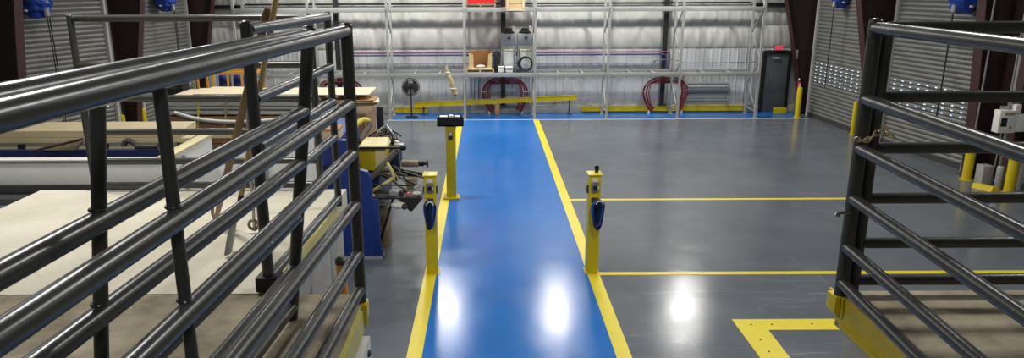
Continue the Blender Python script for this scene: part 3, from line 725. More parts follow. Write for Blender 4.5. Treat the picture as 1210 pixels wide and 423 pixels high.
t = thing('wall_louvre', 'pale louvred grille on the back wall at right below the lower rack level', 'grille', (7.75, 25.2, 0.45))
MB().box(7.05, 8.45, 25.22, 25.25, 0.42, 1.02).build('back_plate', M['linerlow'], t)
MB().box(7.0, 7.05, 25.17, 25.25, 0.4, 1.04).box(8.45, 8.5, 25.17, 25.25, 0.4, 1.04).box(7.05, 8.45, 25.17, 25.25, 1.0, 1.04).box(7.05, 8.45, 25.17, 25.25, 0.4, 0.44).build('frame', M['rack'], t)
for k in range(4):
    z = 0.50+0.125*k
    MB().hexa([(7.05, 25.17, z), (8.45, 25.17, z), (8.45, 25.22, z+0.06), (7.05, 25.22, z+0.06), (7.05, 25.17, z+0.012), (8.45, 25.17, z+0.012), (8.45, 25.22, z+0.072), (7.05, 25.22, z+0.072)]).build('blade', M['rack'], t)
for x, z1, lb in ((6.86, 1.25, 'thin grey conduit rising left of the wall louvre, just right of the right red hose'), (-0.45, 1.3, 'thin grey blue conduit at the left of the hose below the carton'), (-0.3, 1.3, 'second thin grey blue conduit just left of the hose below the carton')):
    t = thing('conduit', lb, 'conduit', (x, 25.2, 0.3))
    MB().tube([(x, 25.2, 0.27), (x, 25.2, z1)], 0.016, 8).build('tube', M['pipegrey'], t)
    MB().box(x-0.05, x+0.05, 25.17, 25.23, z1, z1+0.12, 0.008).build('junction_box', M['dgrey'], t)
# exit sign, signs, extinguisher
t = thing('exit_sign', 'lit red exit sign above the grey door', 'sign', (10.02, 25.05, 2.14))
B(9.90, 10.16, 24.99, 25.05, 2.16, 2.32, 0.01).build('housing', M['exitred'], t)
B(9.95, 10.09, 25.03, 25.25, 2.16, 2.32, 0.0).build('bracket', M['dgrey'], t)
t = thing('small_sign', 'small pale sign with red edge on the right corner column', 'sign', (10.38, 24.58, 1.9))
B(10.42, 10.52, 24.58, 24.605, 1.90, 2.20, 0.004).build('plate', M['signw'], t); B(10.42, 10.45, 24.575, 24.58, 1.90, 2.05).build('red_band', M['extred'], t)
t = thing('fire_extinguisher', 'red fire extinguisher on the right corner column', 'extinguisher', (10.56, 24.4, 0.72))
MB().lathe((10.56, 24.36, 0.72), [(0.06, 0), (0.075, 0.03), (0.075, 0.38), (0.05, 0.45), (0.025, 0.48)], 18).build('bottle', M['extred'], t)
MB().lathe((10.56, 24.36, 1.20), [(0.03, 0), (0.03, 0.05), (0.012, 0.07)], 12).build('valve', M['offw'], t)
MB().tube(arc_pts([(10.56, 24.33, 1.22), (10.48, 24.30, 1.2), (10.46, 24.30, 1.0), (10.48, 24.29, 0.85)], 5), 0.012, 8).build('hose', M['black'], t)
B(10.52, 10.60, 24.278, 24.286, 0.95, 1.1).build('label_plate', M['signw'], t)
B(10.50, 10.62, 24.435, 24.462, 0.8, 1.1).build('bracket', M['dgrey'], t)

# bollards
def bollard(label, x, y, h, r=0.085):
    t = thing('bollard', label, 'bollard', (x, y, 0), 'yellow bollards by the roller doors')
    MB().lathe((x, y, 0), [(r, 0.012), (r, h), (r*0.92, h+0.03), (r*0.55, h+0.055), (0.01, h+0.06)], 20).build('post', M['yellow'], t)
    MB().lathe((x, y, 0), [(r*1.5, 0), (r*1.5, 0.012)], 20).build('base_flange', M['yellow'], t)
    return t
bollard('yellow bollard at the back corner below the fire extinguisher', 10.42, 23.9, 0.98)
bollard('yellow bollard just left of the right gate post, before the farther roller door', 10.85, 21.0, 0.95, 0.06)
bollard('yellow bollard just right of the right gate post, before the nearer roller door', 10.95, 19.9, 1.0)
bollard('yellow bollard left of the yellow floor block at the roller door edge', 10.93, 15.85, 1.0, 0.1)
bollard('yellow bollard at the right edge under the control box', 11.12, 14.75, 1.0, 0.1)
bollard('short yellow bollard beside the left wall between two roller doors', -10.15, 19.75, 0.86)
bollard('yellow bollard beside the left wall at the farther roller door', -10.1, 20.9, 0.86)
t = thing('wheel_stop', 'yellow block on the floor between two bollards at right', 'wheel stop', (10.75, 14.95, 0))
MB().prism([(10.62, 15.2, 0), (10.66, 15.22, 0.11), (10.76, 15.22, 0.11), (10.80, 15.2, 0)], (0.16, -0.4, 0)).build('block', M['yellow'], t)
t = thing('wheel_stop', 'low yellow guard block at the back corner by the grey door', 'wheel stop', (10.3, 24.7, 0))
B(9.98, 10.42, 24.75, 24.9, 0, 0.2, 0.02).build('block', M['yellow'], t)
t = thing('concrete_plinth', 'square grey concrete plinth behind the yellow floor block at right', 'plinth', (11.1, 15.65, 0))
B(10.98, 11.22, 15.42, 15.67, 0, 0.42, 0.012).build('block', M['concg'], t)
t = thing('pipe_stub', 'grey capped pipe stub beside the bollard at right', 'pipe', (11.05, 14.95, 0))
MB().lathe((11.05, 15.0, 0), [(0.075, 0), (0.075, 0.5), (0.06, 0.53), (0.01, 0.54)], 18).build('stub', M['galv'], t)

# white control box with conduits on the right column
t = thing('control_box', 'white electrical control box at the right edge between rails', 'control box', (11.4, 15.0, 1.15))
B(10.80, 11.16, 14.96, 15.16, 1.26, 1.74, 0.015).build('body', M['offw'], t)
MB().box(10.84, 10.96, 14.945, 14.96, 1.40, 1.58, 0.004).build('window', M['lens'], t)
MB().box(10.90, 11.10, 14.95, 14.96, 1.64, 1.70).build('label_plate', M['tan'], t)
MB().box(11.16, 11.38, 14.98, 15.2, 1.28, 1.66, 0.012).build('side_box', M['white'], t)
MB().box(11.12, 11.24, 14.98, 15.1, 1.68, 1.86, 0.01).build('junction_box', M['white'], t)
MB().tube([(11.0, 15.05, 1.74), (11.02, 15.1, 5.0)], 0.018, 8).tube([(10.98, 15.08, 1.33), (10.98, 15.1, 0.5)], 0.014, 8).tube([(11.08, 15.08, 1.33), (11.1, 15.12, 0.5)], 0.014, 8).build('conduit', M['galv'], t)
MB().lathe((11.05, 14.96, 1.38), [(0.02, 0), (0.02, -0.02), (0.008, -0.024)], 10, 'Y').build('button', M['extred'], t)
B(10.95, 11.2, 15.16, 15.215, 1.3, 1.8).build('backplate', M['galv'], t)
t = thing('conduit', 'grey conduit running up the right column beside the roller door edge', 'conduit', (11.15, 16.1, 0.4))
MB().tube([(11.02, 15.97, 0.4), (11.02, 15.97, 3.0), (10.96, 15.97, 3.4), (10.96, 15.97, 5.0)], 0.02, 8).build('tube', M['galv'], t)
for z in (0.8, 2.0, 3.0): B(10.98, 11.06, 15.99, 16.04, z-0.02, z+0.02).build('clip', M['galv'], t)
t = thing('switch_box', 'small white switch box on the roller door jamb just right of the gate post', 'switch', (11.05, 19.9, 1.35))
B(10.96, 11.06, 19.86, 20.0, 1.42, 1.82, 0.01).build('body', M['offw'], t)
for z in (1.52, 1.7): MB().lathe((11.0, 19.86, z), [(0.022, 0), (0.022, -0.02), (0.01, -0.026)], 10, 'Y').build('button', M['black'], t)
B(11.05, 11.12, 19.88, 19.98, 1.40, 1.84).build('mount_plate', M['galv'], t)

# blue wrapped door operators with hand chains
def operator(label, x, y, z, s, chain_to, sz=1.0):
    t = thing('door_operator', label, 'door motor', (x, y, z), 'blue wrapped door motors')
    mb = MB(); bmesh.ops.create_icosphere(mb.bm, subdivisions=4, radius=1)
    for v in mb.bm.verts:
        c = v.co
        k = 1+0.10*math.sin(7*c.x+3*c.z)*math.cos(6*c.y)+0.07*math.sin(13*c.z+4*c.x)
        sx = 0.33*sz*k*(abs(c.x)**0.7 if c.x > 0 else -abs(c.x)**0.7)
        v.co = Vector((x+sx*0.9, y+0.30*sz*k*c.y, z+0.34*sz+0.36*sz*k*c.z))
    mb.build('plastic_wrap', M['blueplastic'], t)
    MB().lathe((x+s*0.28*sz, y-0.1, z+0.04), [(0.05, 0.15), (0.06, 0.0), (0.02, -0.04)], 12).build('chain_guide', M['grey'], t)
    B(x-0.15, x+0.15, y+0.05, y+0.2, z+0.1, z+1.2).build('bracket', M['dgrey'], t)
    MB().ball((x-0.02, y-0.31*sz, z+0.16), 0.035, (1.4, 0.4, 0.8)).build('tag', M['offw'], t)
    q = x+s*0.28*sz
    pts = [(q, y-0.1, z), (q+0.01, y-0.1, z*0.6+0.5), (q, y-0.1, 1.2)]
    MB().tube(arc_pts(pts, 8), 0.014, 6).build('chain_fall', M['black'], t)
    MB().tube(arc_pts([(p[0]+0.02, p[1]+0.05, p[2]) for p in pts], 8), 0.014, 6).build('chain_fall', M['black'], t)
operator('blue wrapped door motor at the photo top left, before the nearest left roller door', -10.50, 17.2, 3.66, 1, 'the nearest left door motor', 1.1)
operator('blue wrapped door motor above the farther left roller door', -9.68, 22.3, 3.64, 1, 'the farther left door motor', 0.95)
operator('blue wrapped door motor above the farther right roller door', 10.80, 22.6, 3.64, -1, 'the farther right door motor', 0.8)
operator('blue wrapped door motor above the nearer right roller door', 11.10, 17.2, 3.66, -1, 'the nearer right door motor', 1.0)

# ------------------------------------------------------------------ left yard of goods
# white open container with ribbed dark body
t = thing('steel_container', 'white rimmed open steel container behind the far pipe fence', 'container', (-5, 8.3, 0))
MB().box(-9.0, -3.40, 7.44, 7.56, 2.27, 2.54, 0.012).build('rim_beam', M['white'], t)
MB().box(-9.0, -3.40, 7.42, 7.54, 2.535, 2.55, 0.004).build('rim_cap', M['offw'], t)
MB().box(-9.0, -3.40, 7.42, 7.58, 2.22, 2.27).build('rim_lip', M['dgrey'], t)
rb = MB(); x = -9.0
rb.box(-9.0, -3.42, 7.50, 7.56, 0.0, 2.22)
for k in range(16): rb.box(-9.0, -3.42, 7.455, 7.50, 0.08+0.135*k, 0.14+0.135*k)
rb.build('side_wall', M['grey'], t)
MB().hexa([(-3.48, 7.5, 0), (-3.40, 7.5, 0), (-3.40, 8.7, 0), (-3.48, 8.7, 0), (-3.48, 7.5, 2.54), (-3.40, 7.5, 2.54), (-3.40, 8.7, 2.54), (-3.48, 8.7, 2.54)], 0.006).build('end_wall', M['white'], t)
MB().box(-3.52, -3.38, 7.45, 8.75, 2.54, 2.57, 0.006).build('end_cap', M['cream'], t)
MB().box(-9.0, -3.48, 8.62, 8.70, 0.0, 2.385).build('back_wall', M['navy'], t)
B(-3.40, -3.37, 7.8, 7.84, 0, 2.5).build('corner_seam', M['grey'], t)
t = thing('white_panel', 'white sheet panel with a slanted top edge standing right of the container', 'panel', (-2.9, 8.0, 0))
MB().prism([(-3.38, 8.3, 0), (-2.05, 8.3, 0), (-2.05, 8.3, 2.60), (-2.45, 8.3, 2.58), (-2.75, 8.3, 2.50), (-3.1, 8.3, 2.43), (-3.38, 8.3, 2.40)], (0, 0.05, 0)).build('sheet', M['white'], t)
MB().bar((-2.62, 8.29, 0), (-2.62, 8.29, 2.45), 0.04, 0.03, (0, 1, 0)).build('stiffener', M['grey'], t)

# timber on a steel rack behind
t = thing('storage_stand', 'grey green steel stand with black stakes carrying beige timbers at left', 'stand', (-7.2, 11.4, 0))
MB().box(-9.6, -4.85, 11.0, 11.08, 1.84, 1.97, 0.006).box(-9.6, -4.85, 11.75, 11.83, 1.84, 1.97, 0.006).build('channel', M['green'], t)
MB().box(-9.6, -4.6, 10.97, 11.0, 1.885, 1.915).build('channel_lip', M['board'], t)
for x in (-9.0, -7.25, -5.95, -5.2):
    MB().box(x-0.05, x+0.05, 10.93, 10.99, 1.72, 1.965, 0.008).build('stake', M['black'], t)
for x in (-8.9, -7.6, -6.3, -5.0):
    MB().box(x-0.06, x+0.06, 11.0, 11.12, 0, 1.84).box(x-0.06, x+0.06, 11.7, 11.82, 0, 1.84).build('leg', M['green'], t)
MB().box(-9.4, -4.9, 11.3, 11.36, 0.3, 1.84).build('back_plate', M['navy'], t)
for i, (z0, z1, x0, x1, dy) in enumerate(((1.972, 2.045, -9.6, -4.62, 0.0), (2.05, 2.155, -9.5, -4.78, 0.05))):
    for j in range(3):
        lb = ('beige timber in the top layer on the stand', 'beige timber in the bottom layer on the stand')[1-i]
        o = B(x0+0.05*j, x1-0.04*j, 11.0+dy+0.27*j, 11.26+dy+0.27*j, z0, z1, 0.006).build('timber', M['board'])
        o['label'] = ('lower layer of beige timbers lying on the stake stand at left', 'upper layer of beige timbers lying on the stake stand at left')[i]; o['category'] = 'timber'; o['group'] = ('lower beige timbers', 'upper beige timbers')[i]
t = thing('timber_plank', 'long pale plank lying behind the white panel at the timber end', 'plank', (-4.0, 11.0, 0))
B(-4.5, -3.05, 10.9, 11.2, 2.06, 2.11, 0.004).build('plank', M['board'], t)
for x in (-4.4, -3.2): MB().box(x-0.05, x+0.05, 10.98, 11.1, 0, 2.06).build('trestle_leg', M['black'], t)
t = thing('clamp', 'dark grey pipe clamp on the container rim beside the timber stand', 'clamp', (-4.55, 8.4, 2.4))
MB().torus((-4.4, 8.66, 2.425), 0.07, 0.035, 'Y', 20, 10, 0.5).tube([(-4.33, 8.66, 2.425), (-4.05, 8.66, 2.425)], 0.036, 10).build('ring', M['dgrey'], t)
t = thing('chute', 'tan metal chute with a dark red bar leaning in the container', 'chute', (-5.2, 8.5, 2.3))
MB().prism([(-5.45, 8.60, 2.392), (-5.05, 8.60, 2.392), (-4.95, 8.60, 2.5), (-5.2, 8.60, 2.48)], (0, 0.08, 0)).build('plate', M['tan'], t)
MB().tube([(-5.5, 8.55, 2.40), (-4.9, 8.55, 2.54)], 0.016, 8).build('bar', M['maroonl'], t)

# crate with tubes and plywood
t = thing('timber_crate', 'brown board crate under the bundle of pale tubes', 'crate', (-5.2, 14.9, 0))
for k in range(6):
    MB().box(-6.6, -2.5, 14.52, 14.55, 0.05+0.29*k, 0.32+0.29*k).build('board', M['cardd'], t)
MB().box(-6.6, -2.5, 14.55, 15.9, 0, 1.75).build('core', M['cardd'], t)
for x in (-6.5, -5.4, -4.3, -3.3, -2.6): MB().box(x-0.05, x+0.05, 14.50, 14.52, 0, 1.76).build('batten', M['card'], t)
k = 0
for row in range(4):
    for j in range(5):
        y = 14.57+0.13*j+(0.06 if row % 2 else 0)
        zb = 1.835+0.09*row
        pts = []
        sg = 0.0
        for q in range(9):
            u = q/8
            pts.append((lerp(-6.55+random.uniform(-.01, .01), -3.1 if row < 3 else -3.4, u), y+0.006*math.sin(6*u+row), zb+0.006*math.sin(5*u+j)+sg))
        o = MB().tube(arc_pts(pts, 3), 0.043, 10).build('conduit_tube', M['pvc'])
        tag(o, 'pale grey tube in the strapped bundle on the brown crate', 'tube', 'pale tubes on the brown crate'); k += 1
o = MB().tube(arc_pts([(-6.35, 14.475, 1.86), (-5.9, 14.42, 1.74), (-5.3, 14.40, 1.68), (-4.6, 14.40, 1.69), (-4.0, 14.42, 1.76), (-3.6, 14.475, 1.84)], 6), 0.04, 10).build('conduit_tube', M['pvc'])
tag(o, 'sagging pale tube hanging in front of the brown crate below the bundle', 'tube')
def strap(label, x, m):
    t = thing('strap', label, 'strap', (x, 14.5, 1.7))
    MB().bar((x-0.05, 14.475, 1.55), (x+0.03, 14.475, 2.152), 0.035, 0.006, (0, 1, 0)).bar((x+0.03, 14.475, 2.1545), (x+0.03, 15.15, 2.1545), 0.035, 0.004).build('webbing', m, t)
    B(x-0.03, x+0.04, 14.465, 14.48, 1.86, 1.90).build('buckle', m, t)
    return t
strap('yellow strap round the pale tubes, left of two', -5.86, M['strap']); strap('tan strap round the pale tubes, right of two', -5.3, M['tanroll'])
for i, (x0, x1, z, r, lb) in enumerate(((-6.45, -4.3, 2.159, 0.02, 'lowest plywood sheet on top of the pale tubes, its left end sticking out'), (-6.2, -2.4, 2.183, -0.015, 'long plywood sheet on top of the pale tubes reaching right to the gate post'), (-5.95, -4.9, 2.21, 0.01, 'topmost short plywood sheet on the stack over the pale tubes'))):
    o = MB().hexa([(x0, 14.5+r, z), (x1, 14.5-r, z), (x1, 15.6-r, z), (x0, 15.6+r, z), (x0, 14.5+r, z+0.022), (x1, 14.5-r, z+0.022), (x1, 15.6-r, z+0.022), (x0, 15.6+r, z+0.022)]).build('plywood_sheet', M['ply'])
    tag(o, lb, 'plywood')
for i, (x0, x1, z0, z1, lb, m) in enumerate(((-3.05, -2.3, 1.96, 2.1, 'stack of torn cardboard at the right end of the plywood', 'card'),)):
    t = thing('cardboard_stack', lb, 'cardboard', ((x0+x1)/2, 14.8, z0))
    for q in range(4):
        zz = lerp(z0, z1, q/4)
        MB().hexa([(x0-0.05*(q % 2), 14.45, zz), (x1+0.06*(q % 3), 14.47, zz+0.01), (x1, 15.2, zz), (x0, 15.2, zz), (x0-0.05*(q % 2), 14.45, zz+0.02), (x1+0.06*(q % 3), 14.47, zz+0.03), (x1, 15.2, zz+0.02), (x0, 15.2, zz+0.02)]).build('sheet', M[('ply', 'card')[q % 2]], t)

# orange barred stillage with drums
t = thing('stillage', 'orange barred steel cage behind the plywood', 'cage', (-6.6, 18.2, 0))
OX = [-7.2, -6.82, -6.45, -6.1, -5.75]
for y in (17.95, 18.55):
    MB().box(-7.25, -5.7, y-0.025, y+0.025, 2.24, 2.30).build('top_rail', M['orange'], t)
    MB().box(-7.25, -5.7, y-0.025, y+0.025, 0.12, 0.18).build('bottom_rail', M['orange'], t)
    MB().box(-7.25, -5.7, y-0.025, y+0.025, 1.66, 1.715).build('mid_rail', M['orange'], t)
for x in OX:
    for y in (17.95, 18.55):
        MB().box(x-0.022, x+0.022, y-0.02, y+0.02, 0, 2.24).build('bar', M['orange'], t)
for x in (-7.2, -5.75): MB().box(x-0.02, x+0.02, 17.97, 18.53, 2.24, 2.29).build('side_bar', M['orange'], t)
MB().box(-7.2, -5.75, 17.97, 18.53, 1.72, 1.745).build('shelf', M['dgrey'], t)
for x, lb in ((-6.64, 'blue drum inside the orange cage, left of two'), (-6.27, 'blue drum inside the orange cage, right of two')):
    d = thing('drum', lb, 'drum', (x, 18.25, 1.748))
    MB().lathe((x, 18.25, 1.748), [(0.13, 0), (0.14, 0.02), (0.14, 0.4), (0.125, 0.43), (0.03, 0.435)], 18).build('body', M['mblue'], d)
    MB().torus((x, 18.25, 1.95), 0.142, 0.012, 'Z', 20, 6).build('hoop', M['navy'], d)
t = thing('tool_case', 'black case on a brown box at the left of the orange cage', 'case', (-7.5, 17.2, 0))
B(-7.75, -7.2, 17.0, 17.4, 1.75, 2.14, 0.03).build('body', M['black'], t); B(-7.6, -7.35, 16.99, 17.0, 2.0, 2.05).build('handle', M['dgrey'], t)
B(-7.85, -7.1, 16.95, 17.5, 0, 1.75, 0.01).build('box_below', M['cardd'], t)

# ------------------------------------------------------------------ blue hydraulic machine
t = thing('hydraulic_machine', 'blue hydraulic machine with hoses and yellow tank behind the left gate post', 'machine', (-2.1, 12.2, 0))
MB().prism([(-2.42, 11.10, 0), (-1.86, 11.10, 0), (-1.86, 11.10, 1.36), (-1.92, 11.10, 1.46), (-2.06, 11.10, 1.50), (-2.12, 11.10, 1.62), (-2.2, 11.10, 1.66), (-2.2, 11.10, 1.97), (-2.42, 11.10, 1.97)], (0, 0.12, 0)).build('front_post', M['mblue'], t)
MB().box(-1.86, -1.76, 11.10, 11.16, 0, 1.0, 0.006).build('post_flange', M['mblue'], t)
MB().box(-2.52, -1.72, 11.05, 11.3, 0, 0.03).build('foot_plate', M['grey'], t)
MB().box(-3.2, -2.42, 11.25, 13.4, 0.25, 1.92, 0.01).build('body', M['mblue'], t)
MB().box(-3.25, -2.38, 11.2, 13.45, 1.50, 1.54).box(-3.25, -2.38, 11.2, 13.45, 0.2, 0.26).box(-2.8, -2.74, 11.2, 11.25, 0.25, 1.9).build('rib', M['navy'], t)
for x in (-3.15, -2.5):
    for y in (11.4, 13.3): MB().box(x-0.06, x+0.06, y-0.06, y+0.06, 0, 0.25).build('foot', M['navy'], t)
MB().box(-2.36, -1.9, 12.2, 13.4, 0.0, 1.2, 0.01).build('pump_base', M['navy'], t)
MB().box(-1.76, -1.58, 12.45, 12.75, 1.12, 1.48, 0.008).build('valve_block', M['navy'], t)
tk = MB().prism([(-2.20, 12.0, 1.26), (-1.74, 12.0, 1.26), (-1.74, 12.0, 1.64), (-2.20, 12.0, 1.64)], (0, 0.55, 0)).build('oil_tank', M['yellow'], t)
MB().hexa([(-2.22, 11.98, 1.64), (-1.72, 11.98, 1.64), (-1.72, 12.6, 1.64), (-2.22, 12.6, 1.64), (-2.22, 11.98, 1.655), (-1.72, 11.98, 1.655), (-1.76, 12.6, 1.72), (-2.16, 12.6, 1.72)]).build('tank_lid', M['cream'], tk)
MB().box(-1.92, -1.738, 11.985, 12.0, 1.27, 1.63).build('side_panel', M['cream'], tk)
MB().bar((-2.3, 11.95, 1.665), (-1.44, 11.95, 1.665), 0.05, 0.035).build('flat_bar', M['black'], t)
MB().lathe((-1.44, 11.95, 1.665), [(0.04, -0.04), (0.05, 0), (0.03, 0.06)], 10, 'X').build('bar_end', M['black'], t)
MB().tube([(-2.06, 11.7, 1.10), (-1.95, 11.75, 1.22), (-1.55, 11.88, 1.62)], 0.05, 12).build('slanted_pipe', M['hosebr'], t)
MB().tube([(-2.02, 11.45, 0.98), (-1.62, 11.5, 1.2), (-1.55, 11.5, 1.26), (-1.57, 11.5, 1.36), (-1.66, 11.6, 1.48)], 0.028, 10).build('yellow_pipe', M['palelow'], t)
cy = MB().lathe((-1.47, 12.8, 1.18), [(0.02, -0.1), (0.06, -0.1), (0.065, 0.0), (0.065, 0.2), (0.045, 0.21)], 18, 'X').build('cylinder', M['tan'], t)
MB().lathe((-1.26, 12.8, 1.18), [(0.045, 0), (0.05, 0.02), (0.05, 0.09), (0.03, 0.11), (0.03, 0.14), (0.075, 0.15), (0.075, 0.175), (0.02, 0.18)], 18, 'X').build('rod_end', M['black'], cy)
MB().bar((-1.75, 12.6, 1.06), (-1.15, 12.5, 1.05), 0.08, 0.09, bev=0.01).build('arm', M['dgrey'], t)
MB().bar((-1.62, 12.5, 1.14), (-1.10, 12.35, 1.02), 0.03, 0.025).build('arm_link', M['black'], t)
MB().box(-1.44, -1.26, 12.3, 12.5, 0.70, 1.02, 0.01).build('column', M['tan'], t)
tb = MB().box(-2.02, -1.07, 11.30, 11.75, 0.945, 0.975, 0.004).build('table', M['blackdull'], t)
MB().prism([(-1.46, 11.3, 0.945), (-1.07, 11.3, 0.945), (-1.24, 11.3, 0.74), (-1.28, 11.3, 0.74)], (0, 0.05, 0)).build('gusset', M['blackdull'], tb)
MB().bar((-1.86, 11.5, 0.02), (-1.56, 11.5, 0.95), 0.04, 0.04, (0, 1, 0)).build('table_leg', M['black'], tb)
MB().bar((-1.88, 11.12, 0.9), (-1.72, 11.1, 0.0), 0.035, 0.035, (0, 1, 0)).build('brace', M['mblue'], t)
MB().ball((-1.45, 11.33, 0.84), 0.1, (1.5, 0.9, 0.62)).build('motor_cover', M['offw'], t)
MB().lathe((-1.36, 11.28, 0.83), [(0.055, 0), (0.05, -0.03), (0.02, -0.04)], 14, 'Y').build('motor_shaft', M['dgrey'], t)
MB().box(-1.62, -1.46, 11.4, 11.55, 0.975, 1.05, 0.01).build('small_valve', M['grey'], t)
MB().lathe((-1.30, 11.38, 0.975), [(0.035, 0), (0.04, 0.03), (0.03, 0.06), (0.01, 0.07)], 14).build('red_knob', M['signred'], t)
MB().lathe((-1.42, 11.4, 0.975), [(0.035, 0), (0.04, 0.04), (0.03, 0.08), (0.01, 0.09)], 14).build('brown_cap', M['maroonl'], t)
MB().ball((-1.17, 11.42, 1.01), 0.06, (1.2, 1, 0.6)).build('rag', M['clear'], t)
MB().lathe((-1.88, 11.36, 0.975), [(0.02, 0), (0.03, 0.03), (0.01, 0.04)], 10).build('orange_cap', M['orange'], t)
MB().bar((-1.98, 11.35, 1.19), (-1.22, 11.6, 1.09), 0.02, 0.02).build('tie_rod', M['black'], t)
MB().tube(arc_pts([(-1.2, 11.5, 1.08), (-1.12, 11.4, 1.14), (-1.08, 11.4, 1.26)], 5), 0.03, 8).build('white_hose', M['pvc'], t)
random.seed(5)
for k in range(10):
    a = (random.uniform(-1.95, -1.6), random.uniform(11.8, 12.6), random.uniform(0.98, 1.3)); b_ = (random.uniform(-1.6, -1.15), random.uniform(11.6, 12.5), random.uniform(0.98, 1.16))
    MB().tube(arc_pts([a, ((a[0]+b_[0])/2, (a[1]+b_[1])/2, max(a[2], b_[2])+random.uniform(-0.06, 0.1)), b_], 6), random.uniform(0.012, 0.024), 8).build('hose', M[random.choice(['rubber', 'hosebr', 'dgrey', 'tan'])], t)
# fittings on top: blocks and hoses
random.seed(21)
for k in range(14):
    x = random.uniform(-2.28, -1.66); y = random.uniform(12.7, 13.3); z = 1.2
    w = random.uniform(0.04, 0.09); h = random.uniform(0.2, 0.42)
    MB().box(x-w, x+w, y-w, y+w, z, z+h, 0.01).lathe((x, y, z+h), [(w*0.7, 0), (w*0.7, 0.05), (w*0.35, 0.06), (w*0.35, 0.1)], 10).build('valve', M[random.choice(['dgrey', 'hosebr', 'black', 'grey'])], t)
for k in range(24):
    x0, x1 = random.uniform(-2.3, -1.9), random.uniform(-1.95, -1.55)
    y0, y1 = random.uniform(12.5, 13.4), random.uniform(12.5, 13.4)
    z0, z1 = random.uniform(1.3, 1.7), random.uniform(1.3, 1.65)
    zt = max(z0, z1)+random.uniform(0.0, 0.14)
    MB().tube(arc_pts([(x0, y0, z0), ((x0*2+x1)/3, y0, zt), ((x0+2*x1)/3, y1, zt-0.02), (x1, y1, z1)], 6), random.uniform(0.014, 0.024), 8).build('hose', M[random.choice(['hosebr', 'rubber', 'rubber', 'galv'])], t)
MB().tube(arc_pts([(-2.48, 12.5, 1.68), (-2.36, 12.6, 1.9), (-2.24, 12.75, 2.0), (-2.16, 12.9, 1.96)], 6), 0.045, 10).build('yellow_hose', M['strap'], t)
MB().tube([(-2.28, 12.6, 1.62), (-2.12, 12.9, 1.92)], 0.05, 10).build('ribbed_hose', M['hosebr'], t)
MB().tube([(-1.72, 12.7, 1.3), (-1.62, 12.7, 1.62)], 0.05, 10).build('pale_valve', M['pvc'], t)
MB().box(-1.66, -1.5, 12.5, 12.65, 1.56, 1.6, 0.006).build('small_plate', M['galv'], t)
MB().box(-2.22, -2.1, 14.3, 14.44, 0, 1.98, 0.01).build('rear_post', M['blackdull'], t)
MB().box(-2.3, -2.0, 13.4, 14.5, 0.1, 0.4).build('rear_skid', M['navy'], t)
for x0, x1, z0, z1, lb in ((-2.98, -2.70, 1.923, 2.06, 'small tan wooden box on the blue machine, left of two'), (-2.66, -2.40, 1.923, 2.08, 'small tan wooden box on the blue machine, right of two, by the gate post')):
    b_ = thing('wooden_box', lb, 'box', ((x0+x1)/2, 11.5, z0))
    MB().box(x0, x1, 11.35, 11.75, z0, z1, 0.005).build('body', M['ply'], b_); MB().box(x0-0.01, x1+0.01, 11.34, 11.76, z1, z1+0.02).build('lid', M['card'], b_)
    MB().bar((x0+0.03, 11.345, z0+0.02), (x1-0.03, 11.345, z1-0.02), 0.025, 0.006, (0, 1, 0)).build('brace', M['wood'], b_)
t = thing('drum', 'dusty brown drum on the floor under the machine table', 'drum', (-1.78, 12.0, 0))
MB().lathe((-1.84, 11.78, 0), [(0.17, 0), (0.18, 0.03), (0.18, 0.3), (0.188, 0.32), (0.18, 0.34), (0.18, 0.68), (0.19, 0.7), (0.17, 0.72)], 24).build('body', M['tan'], t)
MB().lathe((-1.84, 11.78, 0.72), [(0.165, 0), (0.165, 0.02), (0.03, 0.022)], 24).build('lid', M['hosebr'], t)
# orange capped post in the pit beside the pale slab
t = thing('guard_post', 'orange post with a dark cap between the pale slab and the gate post', 'post', (-0.98, 4.55, 0))
MB().lathe((-0.99, 4.55, 0), [(0.035, 0), (0.035, 2.50)], 16).build('post', M['orange'], t)
MB().lathe((-0.99, 4.55, 2.5), [(0.042, 0), (0.042, 0.03), (0.02, 0.05)], 16).build('cap', M['dgrey'], t)
MB().lathe((-0.99, 4.55, 0), [(0.09, 0), (0.09, 0.02)], 16).build('base', M['dgrey'], t)
MB().lathe((-0.99, 4.55, 2.18), [(0.045, 0), (0.045, 0.08)], 16).build('collar', M['dgrey'], t)

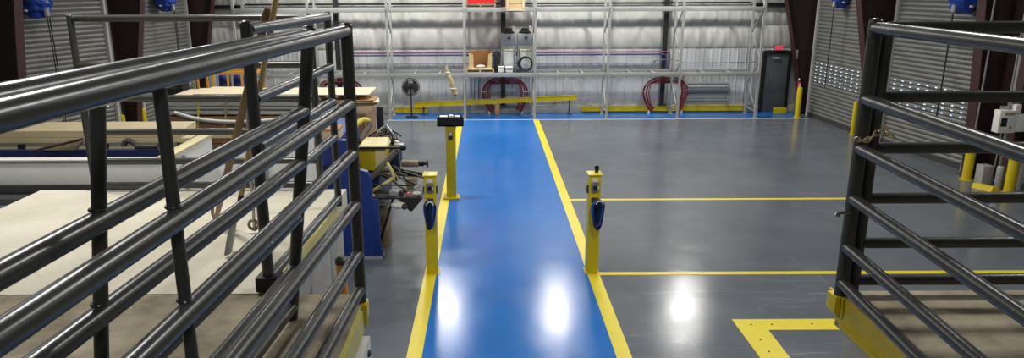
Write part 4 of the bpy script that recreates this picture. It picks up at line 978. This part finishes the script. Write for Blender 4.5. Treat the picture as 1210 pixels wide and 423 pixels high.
# ------------------------------------------------------------------ lights
def area(x, y, z, sx, sy, power, col=(1, 0.98, 0.945), rot=(0, 0, 0)):
    l = bpy.data.lights.new('bay_lamp', 'AREA'); l.shape = 'RECTANGLE'; l.size = sx; l.size_y = sy; l.energy = power; l.color = col
    o = bpy.data.objects.new('bay_lamp', l); COL.objects.link(o); o.location = (x, y, z); o.rotation_euler = rot
    return o
for x in (-5.2, -1.45, 2.35, 6.7):
    area(x, 22.7, 6.5, 0.62, 0.62, 260)
for x in (-5.6, -1.5, 2.6, 6.9):
    area(x, 14.6, 6.7, 0.45, 0.45, 170)
for x in (-5.6, 2.6, 6.9):
    area(x, 6.4, 6.7, 0.45, 0.45, 135)
area(-2.4, 5.2, 6.5, 0.45, 0.45, 110)
area(0.6, -2.5, 6.5, 0.6, 0.6, 85)
w = bpy.data.worlds.new('World'); SC.world = w; w.use_nodes = True
w.node_tree.nodes['Background'].inputs['Color'].default_value = (0.8, 0.9, 1, 1)
w.node_tree.nodes['Background'].inputs['Strength'].default_value = 0.3

# ------------------------------------------------------------------ camera
F = 850.0; TH = math.radians(14.95); ROLL = 0.0045
c, s = math.cos(TH), math.sin(TH)
fwd = Vector((0, c, -s)); r0 = Vector((1, 0, 0)); d0 = Vector((0, -s, -c))
R_ = r0*math.cos(ROLL)+d0*math.sin(ROLL); D_ = -r0*math.sin(ROLL)+d0*math.cos(ROLL)
cam = bpy.data.cameras.new('camera'); co = bpy.data.objects.new('camera', cam); COL.objects.link(co)
m3 = Matrix((R_, -D_, -fwd)).transposed()
co.matrix_world = Matrix.Translation((0, 0, 4.3)) @ m3.to_4x4()
cam.sensor_fit = 'HORIZONTAL'; cam.sensor_width = 36; cam.lens = F*36/1210
cam.shift_x = (605-576)/1210; cam.shift_y = 0.0; cam.clip_start = 0.05
SC.camera = co
SC.view_settings.view_transform = 'Standard'; SC.view_settings.look = 'None'
SC.view_settings.gamma = 1; SC.view_settings.use_curve_mapping = False
SC.view_settings.exposure = 0.0
